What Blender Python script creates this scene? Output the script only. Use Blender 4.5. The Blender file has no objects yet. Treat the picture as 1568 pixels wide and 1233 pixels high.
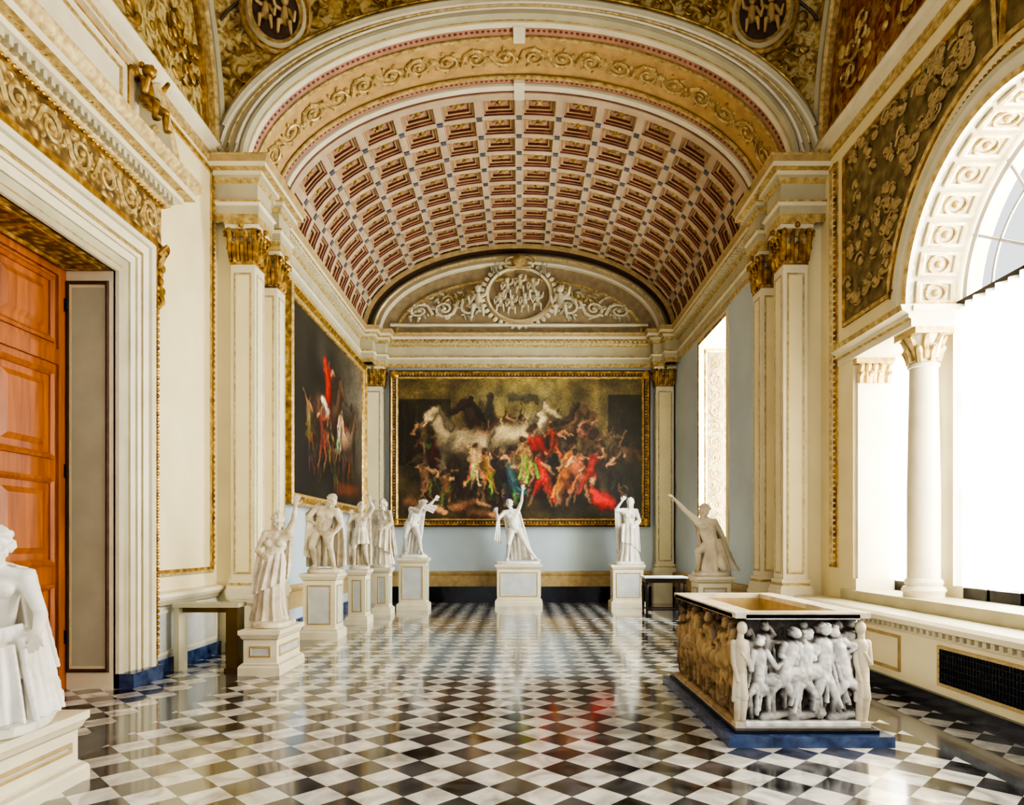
import bpy, math, random
import numpy as np
from mathutils import Vector, Matrix
V=Vector
PI=math.pi
S=bpy.context.scene
random.seed(7)
# ------------------------------------------------------------ materials
def lin(c):
    return tuple((x/12.92 if x<=0.04045 else ((x+0.055)/1.055)**2.4) for x in c)
def newmat(name):
    m=bpy.data.materials.new(name); m.use_nodes=True
    return m,m.node_tree,m.node_tree.nodes['Principled BSDF']
def ramp_mat(name,stops,scale=5,detail=4,rough=0.5,metal=0.0,bump=0.0,kind='noise',dist=0.0,bscale=None,bdist=0.02):
    m,nt,b=newmat(name)
    tc=nt.nodes.new('ShaderNodeTexCoord')
    if kind=='noise':
        t=nt.nodes.new('ShaderNodeTexNoise'); t.inputs['Detail'].default_value=detail; t.inputs['Distortion'].default_value=dist
        out=t.outputs['Fac']
    else:
        t=nt.nodes.new('ShaderNodeTexVoronoi'); t.feature='SMOOTH_F1'; out=t.outputs['Distance']
    t.inputs['Scale'].default_value=scale
    nt.links.new(tc.outputs['Object'],t.inputs['Vector'])
    r=nt.nodes.new('ShaderNodeValToRGB'); cr=r.color_ramp
    while len(cr.elements)<len(stops): cr.elements.new(0.5)
    for e,(p,c) in zip(cr.elements,stops):
        e.position=p; e.color=(*lin(c),1)
    nt.links.new(out,r.inputs['Fac']); nt.links.new(r.outputs['Color'],b.inputs['Base Color'])
    b.inputs['Roughness'].default_value=rough; b.inputs['Metallic'].default_value=metal
    if bump:
        bp=nt.nodes.new('ShaderNodeBump'); bp.inputs['Strength'].default_value=bump; bp.inputs['Distance'].default_value=bdist
        nt.links.new(out,bp.inputs['Height']); nt.links.new(bp.outputs['Normal'],b.inputs['Normal'])
    return m
def plain(name,c,rough=0.5,metal=0.0,var=0.05,scale=3,bump=0.0):
    a=tuple(max(0,x*(1-var)) for x in c); d=tuple(min(1,x*(1+var)) for x in c)
    return ramp_mat(name,[(0.3,a),(0.7,d)],scale,4,rough,metal,bump)
M={}
M['cream']=plain('cream_plaster',(0.92,0.865,0.69),0.5,var=0.03,scale=1.5)
M['white']=plain('white_trim',(0.89,0.85,0.73),0.42,var=0.035)
M['stone']=plain('grey_stone_trim',(0.74,0.71,0.59),0.5,var=0.05)
M['tan']=plain('tan_trim',(0.70,0.60,0.40),0.5,var=0.08,scale=8)
M['lun']=plain('lunette_ground',(0.62,0.55,0.42),0.5,var=0.1,scale=6)
M['gold']=ramp_mat('gilding',[(0.3,(0.40,0.28,0.09)),(0.55,(0.70,0.54,0.24)),(0.75,(0.92,0.8,0.48))],9,4,0.35,0.5)
M['goldflat']=ramp_mat('pale_gilding',[(0.3,(0.62,0.51,0.29)),(0.7,(0.88,0.79,0.55))],14,4,0.4,0.25)
M['orn']=ramp_mat('ornament_relief',[(0.0,(0.93,0.86,0.64)),(0.25,(0.76,0.64,0.38)),(0.5,(0.46,0.36,0.19)),(0.8,(0.34,0.26,0.14))],14,4,0.5,0.15,0.5,'voronoi',0.12)
M['orngrey']=ramp_mat('ornament_ground_olive',[(0.3,(0.34,0.28,0.17)),(0.5,(0.48,0.41,0.26)),(0.7,(0.62,0.55,0.37))],7,5,0.5,0.1,0.6)
M['fresco']=ramp_mat('gilded_fresco',[(0.30,(0.30,0.21,0.10)),(0.42,(0.54,0.43,0.20)),(0.52,(0.72,0.62,0.36)),(0.60,(0.80,0.74,0.54)),(0.72,(0.50,0.43,0.23))],7,6,0.5,0.12,0.5,dist=1.2)
M['frescored']=ramp_mat('red_fresco',[(0.30,(0.22,0.10,0.05)),(0.42,(0.50,0.21,0.10)),(0.52,(0.62,0.42,0.21)),(0.62,(0.68,0.57,0.34)),(0.75,(0.32,0.2,0.1))],6,6,0.5,0.1,0.4,dist=1.2)
M['blue']=plain('pale_blue_wall',(0.75,0.80,0.82),0.45,var=0.03,scale=1)
M['bluebase']=ramp_mat('blue_marble',[(0.3,(0.12,0.17,0.30)),(0.7,(0.30,0.38,0.54))],8,6,0.2)
M['black']=ramp_mat('black_marble',[(0.3,(0.035,0.04,0.07)),(0.7,(0.09,0.11,0.17))],6,6,0.15)
M['marble']=ramp_mat('white_marble',[(0.25,(0.78,0.74,0.67)),(0.5,(0.90,0.88,0.83)),(0.75,(0.96,0.95,0.92))],3.5,7,0.4,0,0.05,dist=0.6)
M['marble2']=ramp_mat('aged_marble',[(0.25,(0.66,0.60,0.48)),(0.5,(0.84,0.79,0.69)),(0.75,(0.92,0.89,0.81))],3.5,7,0.4,0,0.05,dist=0.6)
M['pedpanel']=plain('pedestal_panel_grey',(0.76,0.77,0.75),0.4,var=0.05,scale=4)
M['pink']=plain('coffer_pink',(0.70,0.52,0.41),0.5,var=0.08,scale=5)
M['rose']=plain('coffer_red',(0.48,0.28,0.22),0.5,var=0.15,scale=5)
M['rib']=plain('coffer_rib',(0.76,0.67,0.55),0.5,var=0.06)
M['slate']=plain('coffer_slate',(0.38,0.38,0.42),0.5)
M['bandg']=plain('arch_band_ground',(0.76,0.62,0.40),0.5,var=0.08,scale=6)
M['brown']=plain('brown_moulding',(0.30,0.22,0.15),0.45,var=0.15,scale=10)
M['panelgreen']=plain('jamb_greygreen',(0.70,0.70,0.60),0.5,var=0.04)
M['brass']=plain('brass',(0.45,0.38,0.2),0.3,0.6)
M['dark']=plain('dark_metal',(0.10,0.10,0.11),0.4,0.3)
M['vent']=plain('vent_navy',(0.07,0.09,0.14),0.4)
M['frame']=plain('window_frame',(0.68,0.68,0.68),0.5)
M['darkwood']=plain('dark_wood',(0.14,0.09,0.06),0.35,var=0.2,scale=8)
def wood():
    m,nt,b=newmat('orange_wood')
    tc=nt.nodes.new('ShaderNodeTexCoord'); mp=nt.nodes.new('ShaderNodeMapping'); mp.inputs['Scale'].default_value=(12,12,1.0)
    t=nt.nodes.new('ShaderNodeTexNoise'); t.inputs['Scale'].default_value=1.2; t.inputs['Detail'].default_value=6; t.inputs['Distortion'].default_value=0.4
    r=nt.nodes.new('ShaderNodeValToRGB'); r.color_ramp.elements[0].position=0.25; r.color_ramp.elements[0].color=(*lin((0.50,0.27,0.10)),1)
    r.color_ramp.elements[1].position=0.75; r.color_ramp.elements[1].color=(*lin((0.72,0.42,0.17)),1)
    nt.links.new(tc.outputs['Object'],mp.inputs[0]); nt.links.new(mp.outputs[0],t.inputs['Vector']); nt.links.new(t.outputs['Fac'],r.inputs[0])
    nt.links.new(r.outputs[0],b.inputs['Base Color']); b.inputs['Roughness'].default_value=0.45
    return m
M['wood']=wood()
def floor_mat():
    m,nt,b=newmat('checker_marble_floor')
    N=nt.nodes.new; L=nt.links.new
    tc=N('ShaderNodeTexCoord'); mp=N('ShaderNodeMapping'); mp.inputs['Rotation'].default_value=(0,0,PI/4); mp.inputs['Location'].default_value=(0.03,0,0.5)
    ck=N('ShaderNodeTexChecker'); ck.inputs['Scale'].default_value=4.0
    L(tc.outputs['Object'],mp.inputs[0]); L(mp.outputs[0],ck.inputs['Vector'])
    ns=N('ShaderNodeTexNoise'); ns.inputs['Scale'].default_value=2.6; ns.inputs['Detail'].default_value=8; ns.inputs['Distortion'].default_value=1.8
    L(tc.outputs['Object'],ns.inputs['Vector'])
    rw=N('ShaderNodeValToRGB'); rw.color_ramp.elements[0].position=0.3; rw.color_ramp.elements[0].color=(*lin((0.64,0.63,0.60)),1); rw.color_ramp.elements[1].position=0.65; rw.color_ramp.elements[1].color=(*lin((0.93,0.92,0.88)),1)
    rb=N('ShaderNodeValToRGB'); rb.color_ramp.elements[0].position=0.38; rb.color_ramp.elements[0].color=(*lin((0.05,0.055,0.06)),1); rb.color_ramp.elements[1].position=0.74; rb.color_ramp.elements[1].color=(*lin((0.40,0.40,0.42)),1)
    L(ns.outputs['Fac'],rw.inputs[0]); L(ns.outputs['Fac'],rb.inputs[0])
    mx=N('ShaderNodeMix'); mx.data_type='RGBA'
    L(ck.outputs['Fac'],mx.inputs[0]); L(rb.outputs[0],mx.inputs[6]); L(rw.outputs[0],mx.inputs[7])
    sp=N('ShaderNodeSeparateXYZ'); L(tc.outputs['Object'],sp.inputs[0])
    ab=N('ShaderNodeMath'); ab.operation='ABSOLUTE'; L(sp.outputs[0],ab.inputs[0])
    cp=N('ShaderNodeMath'); cp.operation='COMPARE'; cp.inputs[1].default_value=3.42; cp.inputs[2].default_value=0.17; L(ab.outputs[0],cp.inputs[0])
    rg=N('ShaderNodeValToRGB'); rg.color_ramp.elements[0].position=0.3; rg.color_ramp.elements[0].color=(*lin((0.24,0.25,0.27)),1); rg.color_ramp.elements[1].position=0.7; rg.color_ramp.elements[1].color=(*lin((0.42,0.44,0.46)),1)
    L(ns.outputs['Fac'],rg.inputs[0])
    m2=N('ShaderNodeMix'); m2.data_type='RGBA'; L(cp.outputs[0],m2.inputs[0]); L(mx.outputs[2],m2.inputs[6]); L(rg.outputs[0],m2.inputs[7])
    L(m2.outputs[2],b.inputs['Base Color'])
    b.inputs['Roughness'].default_value=0.14; b.inputs['Specular IOR Level'].default_value=1.0
    b.inputs['IOR'].default_value=1.7
    b.inputs['Coat Weight'].default_value=0.6; b.inputs['Coat Roughness'].default_value=0.07
    n2=N('ShaderNodeTexNoise'); n2.inputs['Scale'].default_value=2.5; L(tc.outputs['Object'],n2.inputs['Vector'])
    bp=N('ShaderNodeBump'); bp.inputs['Strength'].default_value=0.04; bp.inputs['Distance'].default_value=0.02; L(n2.outputs['Fac'],bp.inputs['Height']); L(bp.outputs[0],b.inputs['Normal'])
    return m
M['floor']=floor_mat()
def attr_mat(name,rough):
    m,nt,b=newmat(name)
    a=nt.nodes.new('ShaderNodeAttribute'); a.attribute_name='Col'
    nt.links.new(a.outputs['Color'],b.inputs['Base Color']); b.inputs['Roughness'].default_value=rough
    return m
M['paint']=attr_mat('oil_painting',0.5)
M['sarc']=attr_mat('carved_marble',0.45)
def sheer():
    m,nt,b=newmat('sheer_curtain'); nt.nodes.remove(b)
    o=nt.nodes['Material Output']
    t=nt.nodes.new('ShaderNodeBsdfTranslucent'); t.inputs[0].default_value=(0.98,0.98,0.97,1)
    tr=nt.nodes.new('ShaderNodeBsdfTransparent'); mx=nt.nodes.new('ShaderNodeMixShader'); mx.inputs[0].default_value=0.7
    nt.links.new(tr.outputs[0],mx.inputs[1]); nt.links.new(t.outputs[0],mx.inputs[2]); nt.links.new(mx.outputs[0],o.inputs[0])
    return m
M['sheer']=sheer()
# ------------------------------------------------------------ mesh builder
class MB:
    def __init__(s): s.v=[];s.f=[];s.m=[];s.T=None
    def add(s,vs,fs,m=0):
        o=len(s.v)
        if s.T is not None: vs=[s.T@V(p) for p in vs]
        s.v.extend([tuple(p) for p in vs])
        for i,f in enumerate(fs):
            s.f.append(tuple(o+k for k in f)); s.m.append(m if isinstance(m,str) else m[i])
    def box(s,x0,x1,y0,y1,z0,z1,m):
        vs=[(x,y,z) for x in(x0,x1) for y in(y0,y1) for z in(z0,z1)]
        s.add(vs,[(0,1,3,2),(4,6,7,5),(0,4,5,1),(2,3,7,6),(0,2,6,4),(1,5,7,3)],m)
    def quad(s,a,b,c,d,m): s.add([a,b,c,d],[(0,1,2,3)],m)
    def poly(s,ps,m): s.add(ps,[tuple(range(len(ps)))],m)
    def sweep(s,pts,n,prof,m,closed=False,sgn=1):
        pts=[V(p) for p in pts]; n=V(n).normalized(); N=len(pts); P=len(prof); vs=[]
        for i in range(N):
            t0=(pts[i]-pts[i-1]) if (i>0 or closed) else None
            t1=(pts[(i+1)%N]-pts[i]) if (i<N-1 or closed) else None
            if t0 is None: t0=t1
            if t1 is None: t1=t0
            s0=n.cross(t0.normalized())*sgn; s1=n.cross(t1.normalized())*sgn
            mi=(s0+s1)/max(0.3,(1+s0.dot(s1)))
            for a,b in prof: vs.append(pts[i]+mi*a+n*b)
        fs=[];ms=[]
        for i in range(N if closed else N-1):
            j=(i+1)%N
            for k in range(P-1):
                fs.append((i*P+k,i*P+k+1,j*P+k+1,j*P+k)); ms.append(m if isinstance(m,str) else m[min(k,len(m)-1)])
        if not closed:
            fs.append(tuple(range(P))); ms.append(ms[0]); fs.append(tuple((N-1)*P+k for k in range(P))); ms.append(ms[0])
        s.add(vs,fs,ms)
    def tube(s,pts,rads,m,seg=6,mapf=None):
        pts=[V(p) for p in pts]; vs=[];fs=[]
        if not hasattr(rads,'__len__'): rads=[rads]*len(pts)
        for i,p in enumerate(pts):
            t=(pts[min(i+1,len(pts)-1)]-pts[max(i-1,0)]).normalized()
            u=t.cross(V((0,0,1)))
            if u.length<0.2: u=t.cross(V((0,1,0)))
            u.normalize(); w=t.cross(u)
            for k in range(seg):
                a=2*PI*k/seg; q=p+u*math.cos(a)*rads[i]+w*math.sin(a)*rads[i]
                vs.append(mapf(*q) if mapf else q)
        for i in range(len(pts)-1):
            for k in range(seg):
                fs.append((i*seg+k,i*seg+(k+1)%seg,(i+1)*seg+(k+1)%seg,(i+1)*seg+k))
        fs.append(tuple(range(seg))); fs.append(tuple((len(pts)-1)*seg+k for k in range(seg)))
        s.add(vs,fs,m)
    def ell(s,c,r,m,rot=None,seg=12,rings=8,mapf=None):
        if not hasattr(r,'__len__'): r=(r,r,r)
        c=V(c);vs=[];fs=[]
        def P(q):
            q=V(q)
            if rot is not None: q=rot@q
            q=c+q
            return mapf(*q) if mapf else q
        vs.append(P((0,0,r[2])))
        for i in range(1,rings):
            ph=PI*i/rings
            for k in range(seg):
                a=2*PI*k/seg
                vs.append(P((r[0]*math.sin(ph)*math.cos(a),r[1]*math.sin(ph)*math.sin(a),r[2]*math.cos(ph))))
        vs.append(P((0,0,-r[2]))); L=len(vs)-1
        for k in range(seg):
            fs.append((0,1+k,1+(k+1)%seg)); b=1+(rings-2)*seg
            fs.append((L,b+(k+1)%seg,b+k))
        for i in range(rings-2):
            for k in range(seg):
                a=1+i*seg
                fs.append((a+k,a+seg+k,a+seg+(k+1)%seg,a+(k+1)%seg))
        s.add(vs,fs,m)
    def caps(s,p0,r0,p1,r1,m='x',seg=12):
        p0=V(p0);p1=V(p1);t=p1-p0;L=t.length
        if L<1e-4: return s.ell(p0,r0,m)
        t/=L; u=t.cross(V((0,0,1)))
        if u.length<0.1: u=t.cross(V((0,1,0)))
        u.normalize(); w=t.cross(u); vs=[];fs=[]; ri=[]
        for ph in (-75,-50,-25,0): ri.append((p0+t*r0*math.sin(math.radians(ph)),r0*math.cos(math.radians(ph))))
        for ph in (0,25,50,75): ri.append((p1+t*r1*math.sin(math.radians(ph)),r1*math.cos(math.radians(ph))))
        for c,r in ri:
            for k in range(seg):
                a=2*PI*k/seg; vs.append(c+u*math.cos(a)*r+w*math.sin(a)*r)
        for i in range(len(ri)-1):
            for k in range(seg): fs.append((i*seg+k,(i+1)*seg+k,(i+1)*seg+(k+1)%seg,i*seg+(k+1)%seg))
        fs.append(tuple(range(seg))); fs.append(tuple((len(ri)-1)*seg+k for k in reversed(range(seg))))
        s.add(vs,fs,m)
    def lathe(s,c,prof,m,seg=24):
        c=V(c);vs=[];fs=[];ms=[]
        for r,z in prof:
            for k in range(seg):
                a=2*PI*k/seg; vs.append(c+V((r*math.cos(a),r*math.sin(a),z)))
        for i in range(len(prof)-1):
            for k in range(seg):
                fs.append((i*seg+k,i*seg+(k+1)%seg,(i+1)*seg+(k+1)%seg,(i+1)*seg+k)); ms.append(m if isinstance(m,str) else m[i])
        s.add(vs,fs,ms)
    def loft(s,rings,m='x'):
        seg=len(rings[0]);vs=[p for r in rings for p in r];fs=[]
        for i in range(len(rings)-1):
            for k in range(seg): fs.append((i*seg+k,(i+1)*seg+k,(i+1)*seg+(k+1)%seg,i*seg+(k+1)%seg))
        fs.append(tuple(range(seg))); fs.append(tuple((len(rings)-1)*seg+k for k in reversed(range(seg))))
        s.add(vs,fs,m)
    def obj(s,name,parent=None,smooth=True,ang=35,loc=None,recalc=True):
        me=bpy.data.meshes.new(name)
        names=[];idx={}
        for k in s.m:
            if k not in idx: idx[k]=len(names); names.append(k)
        vs=s.v
        if loc is not None: vs=[(p[0]-loc[0],p[1]-loc[1],p[2]-loc[2]) for p in vs]
        me.from_pydata(vs,[],s.f)
        for k in names:
            if k in M: me.materials.append(M[k])
        me.polygons.foreach_set('material_index',[idx[k] for k in s.m])
        if recalc:
            import bmesh
            bm=bmesh.new(); bm.from_mesh(me); bmesh.ops.recalc_face_normals(bm,faces=bm.faces); bm.to_mesh(me); bm.free()
        if smooth:
            me.polygons.foreach_set('use_smooth',[True]*len(me.polygons)); me.set_sharp_from_angle(angle=math.radians(ang))
        me.update()
        o=bpy.data.objects.new(name,me); S.collection.objects.link(o)
        if loc is not None: o.location=loc
        if parent: o.parent=parent
        return o
def empty(name,loc=(0,0,0)):
    e=bpy.data.objects.new(name,None); S.collection.objects.link(e); e.location=loc; e.empty_display_size=0.1
    return e
def parent(o,e):
    o.parent=e; o.matrix_parent_inverse=Matrix.Translation(-e.location)
def scroll(mb,mapf,L,W,n,r,m,w0=0.0,leaf=True):
    p=L/n
    for k in range(n):
        cu=(k+0.5)*p; sg=1 if k%2==0 else -1; R=min(W*0.40,p*0.44); pts=[];rd=[]
        for i in range(17):
            t=i/16; a=PI-sg*2*PI*1.5*t; rr=R*(1-0.78*t)
            pts.append((cu+rr*math.cos(a),W/2+rr*math.sin(a),w0)); rd.append(r*(1-0.4*t))
        mb.tube(pts,rd,m,5,mapf)
        mb.tube([(cu-p*0.5-R*0.1,W/2-sg*R*0.6,w0),(cu-R,W/2,w0)],r,m,5,mapf)
        mb.ell((cu,W/2,w0+r*0.5),(R*0.2,R*0.2,r*1.3),m,None,8,5,mapf)
        if leaf:
            for q in range(7):
                a=q*2*PI/7+k; mb.ell((cu+R*0.98*math.cos(a),W/2+R*0.98*math.sin(a),w0),(R*0.2,R*0.12,r*1.1),m,Matrix.Rotation(a+0.6,3,'Z'),6,4,mapf)
# -------------------------------------------------------------- constants
XN=4.4; XC=4.08; Y0=1.0; YB=9.9; YF=18.0; ZS=7.1; B=2.23; ZE=6.2
YC=6.2; R=3.7
mb=MB(); mb.box(-5.2,5.2,-1.5,18.4,-0.15,0,'floor'); mb.obj('floor',smooth=False)
# ------------------------------------------------------------ wall_left
mb=MB()
def wq(mb,x,y0,y1,z0,z1,m): mb.quad((x,y0,z0),(x,y1,z0),(x,y1,z1),(x,y0,z1),m)
x=-XN
wq(mb,x,Y0,5.0,0,7.2,'cream'); wq(mb,x,7.4,YB,0,7.2,'cream'); wq(mb,x,5.0,7.4,4.55,7.2,'cream')
mb.quad((-XN,YB,0),(-XC+0.1,YB,0),(-XC+0.1,YB,7.2),(-XN,YB,7.2),'cream')
wq(mb,-XC,YB,YF,0,7.2,'blue')
def gz(y):
    v=(y-YC)/R; return 4.2*math.sqrt(max(0,1-v*v))
def lunette(mb,x,m):
    N=40
    for i in range(N):
        a=PI*i/N; b=PI*(i+1)/N
        ya=YC-R*math.cos(a); yb=YC-R*math.cos(b)
        mb.quad((x,ya,7.2),(x,yb,7.2),(x,yb,7.2+gz(yb)),(x,ya,7.2+gz(ya)),m)
    mb.quad((x,Y0,7.2),(x,2.5,7.2),(x,2.5,7.6),(x,Y0,7.6),m)
lunette(mb,-XN,'fresco')
mb.obj('wall_left',smooth=False)
# ------------------------------------------------------------ door left
dr=empty('door_1',(-4.95,6.2,0))
mb=MB()
mb.box(-5.05,-4.97,5.0,7.4,0,4.55,'wood')
for y0,y1 in ((5.0,6.2),(6.2,7.4)):
    zs=[(0.22,1.15),(1.35,2.28),(2.48,3.42),(3.72,4.42)]
    for za,zb in zs:
        a,b=y0+0.17,y1-0.17
        mb.sweep([(-4.97,a,za),(-4.97,b,za),(-4.97,b,zb),(-4.97,a,zb)],(1,0,0),[(0,0),(0,0.03),(0.03,0.045),(0.06,0.02),(0.06,0)],'wood',True)
        a+=.13;b-=.13;za+=.13;zb-=.13
        mb.sweep([(-4.97,a,za),(-4.97,b,za),(-4.97,b,zb),(-4.97,a,zb)],(1,0,0),[(0,0),(0.06,0.03)],'wood',True)
        mb.quad((-4.94,a+.06,za+.06),(-4.94,b-.06,za+.06),(-4.94,b-.06,zb-.06),(-4.94,a+.06,zb-.06),'wood')
    for (ya,yb,za,zb) in [(y0,y0+.12,0,4.55),(y1-.12,y1,0,4.55),(y0+.12,y1-.12,0,.15),(y0+.12,y1-.12,3.5,3.66),(y0+.12,y1-.12,4.46,4.55)]:
        mb.box(-4.97,-4.935,ya,yb,za,zb,'wood')
mb.box(-4.97,-4.9,6.17,6.23,0,4.55,'wood')
mb.ell((-4.9,6.3,1.25),0.035,'brass')
for z in (.5,2.3,4.1): mb.box(-4.94,-4.91,7.36,7.4,z,z+.14,'dark')
parent(mb.obj('leaf'),dr)
mb=MB()
for yy,sg in ((7.4,-1),(5.0,1)):
    mb.quad((-5.05,yy,0),(-4.4,yy,0),(-4.4,yy,4.55),(-5.05,yy,4.55),'white')
    pts=[(-4.89,yy,0.22),(-4.5,yy,0.22),(-4.5,yy,4.4),(-4.89,yy,4.4)]
    mb.sweep(pts,(0,sg,0),[(0,0),(0,0.02),(-0.02,0.025),(-0.04,0.012),(-0.04,0)],['tan','brown','brown','tan'],True,1 if sg<0 else -1)
    mb.quad((-4.87,yy+sg*.006,0.25),(-4.52,yy+sg*.006,0.25),(-4.52,yy+sg*.006,4.37),(-4.87,yy+sg*.006,4.37),'panelgreen')
mb.quad((-5.05,5,4.55),(-4.4,5,4.55),(-4.4,7.4,4.55),(-5.05,7.4,4.55),'orn')
for k in range(2):
    a=5.1+k*1.15
    mb.sweep([(-4.9,a,4.55),(-4.5,a,4.55),(-4.5,a+1.05,4.55),(-4.9,a+1.05,4.55)],(0,0,-1),[(0,0),(0,0.02),(-0.03,0.025),(-0.05,0)],'gold',True)
pth=[(-XN,7.4,0.0),(-XN,7.4,4.55),(-XN,5.0,4.55),(-XN,5.0,0.0)]
prof=[(a*.8,b) for a,b in [(0,-0.02),(0,0.04),(0.05,0.07),(0.09,0.05),(0.2,0.05),(0.2,0.075),(0.32,0.075),(0.32,0.10),(0.36,0.12),(0.42,0.10),(0.42,0.12),(0.54,0.13),(0.56,0.16),(0.60,0.19),(0.64,0.16),(0.66,0.15),(0.74,0.15),(0.74,0)]]
ms=['white','stone','goldflat','stone','stone','white','stone','white','goldflat','stone','white','stone','white','goldflat','gold','gold','gold']
mb.sweep(pth,(1,0,0),prof,ms,False,-1)
for z in np.arange(0.3,4.6,0.07):
    mb.ell((-XN+0.16,7.4+0.56,float(z)),(0.03,0.028,0.026),'gold',None,6,5)
zA=5.08
def dsw(prof,ms,ye=8.1,z=zA):
    mb.sweep([(-XN-0.02,2*YC-ye,z),(-XN+0.10,2*YC-ye,z),(-XN+0.10,ye,z),(-XN-0.02,ye,z)],(0,0,1),prof,ms,False,-1)
dsw([(0,0),(0.04,0.0),(0.05,0.05),(0.02,0.07),(0.02,0.5),(0.06,0.52),(0.10,0.56),(0.12,0.62),(0.2,0.64),(0.2,0.7),(0.30,0.72),(0.30,0.80),(0.36,0.86),(0.38,0.92),(0,0.94)],['goldflat','gold','gold','orn','gold','goldflat','goldflat','white','white','goldflat','white','goldflat','goldflat','stone'])
scroll(mb,lambda u,v,w:V((-XN+0.125+w,4.32+u,5.17+v)),3.76,0.42,9,0.028,'goldflat')
y=4.3
while y<8.1:
    mb.box(-XN+.1,-XN+.27,y,y+.05,5.64,5.71,'stone'); y+=.1
y=4.3
while y<8.15:
    mb.ell((-XN+.33,y,5.81),(0.03,0.025,0.03),'gold',None,6,5); mb.ell((-XN+.16,y,5.60),(0.02,0.022,0.02),'gold',None,6,5); y+=.07
for yy in (8.08,4.32):
    pts=[(-XN+0.05,yy,4.35),(-XN+0.14,yy,4.45),(-XN+0.12,yy,4.6),(-XN+0.08,yy,4.8),(-XN+0.14,yy,5.0),(-XN+0.22,yy,5.08),(-XN+0.18,yy,5.0)]
    mb.tube(pts,[.035,.05,.045,.05,.06,.055,.03],'gold',8)
    for q in range(6): mb.ell((-XN+0.12+0.03*math.sin(q),yy+0.06*math.cos(q*2),4.6+q*.09),(.04,.05,.05),'gold',None,7,5)
mb.obj('trim_1')
mb=MB()
mb.box(-XN-.01,-XN+.12,4.75,7.65,6.03,6.95,'white')
mb.sweep([(-XN+.12,4.9,6.15),(-XN+.12,7.5,6.15),(-XN+.12,7.5,6.88),(-XN+.12,4.9,6.88)],(1,0,0),[(0,0),(0,0.03),(0.04,0.05),(0.08,0.02),(0.08,0)],['gold','stone','tan','gold'],True)
mb.sweep([(-XN+.12,5.1,6.33),(-XN+.12,7.3,6.33),(-XN+.12,7.3,6.7),(-XN+.12,5.1,6.7)],(1,0,0),[(0,0),(0,0.02),(0.03,0.02),(0.03,0)],'goldflat',True)
for yy,s in ((7.95,1),(4.45,-1)):
    pts=[]
    for i in range(20):
        t=i/19; a=-PI/2+t*2.6*PI; rr=.22*(1-.75*t); pts.append((-XN+.16,yy+s*rr*math.cos(a),6.27+rr*math.sin(a)))
    mb.tube(pts,[.05*(1-.5*i/19) for i in range(20)],'goldflat',8)
mb.sweep([(-XN,8.15,6.05),(-XN,7.95,6.42),(-XN,7.65,6.76)],(1,0,0),[(0,0),(0,.3),(.06,.33),(.1,.28),(.1,0)],['white','goldflat','gold','white'],False,-1)
def putto(mb,c,s=1.0,m='gold',side=1):
    c=V(c)
    def p(a,b,d): return c+V((a*s,b*s*side,d*s))
    mb.ell(p(.05,0,.52),.075*s,m); mb.ell(p(.11,0,.5),(.02*s,.02*s,.02*s),m,None,6,5)
    for q in range(7): mb.ell(p(.03+.05*math.cos(q),.06*math.sin(q*1.3),.57),.03*s,m,None,6,5)
    mb.caps(p(.02,0,.4),.06*s,p(.03,.01,.2),.085*s,m)
    for t in (-1,1):
        mb.caps(p(.03,.08*t,.38),.04*s,p(.1,.17*t,.3+.1*t),.033*s,m); mb.caps(p(.1,.17*t,.3+.1*t),.033*s,p(.16,.2*t,.42+.1*t),.022*s,m)
        mb.caps(p(.03,.06*t,.18),.06*s,p(.18,.1*t,.12),.045*s,m); mb.caps(p(.18,.1*t,.12),.042*s,p(.17,.12*t,-.06),.025*s,m)
        mb.ell(p(.2,.12*t,-.08),(.05*s,.025*s,.02*s),m,None,8,5)
        mb.ell(p(-.05,.1*t,.45),(.03*s,.12*s,.08*s),m,None,8,5)
putto(mb,(-XN+.2,7.62,6.35),1.0); putto(mb,(-XN+.2,4.78,6.35),1.0)
mb.obj('trim_2')
mb=MB()
def vframe(mb,x,sx,y0,y1,z0,z1,prof,ms):
    mb.sweep([(x,y0,z0),(x,y1,z0),(x,y1,z1),(x,y0,z1)],(sx,0,0),prof,ms,True,1 if sx>0 else -1)
vframe(mb,-XN,1,8.22,9.66,1.25,6.85,[(0,0),(0,0.03),(-0.04,0.04),(-0.07,0.03),(-0.09,0)],['goldflat','gold','goldflat','stone'])
for z in np.arange(1.3,6.9,0.08): mb.ell((-XN+.035,9.71,float(z)),(.02,.025,.03),'gold',None,6,5)
mb.obj('trim_3')
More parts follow.
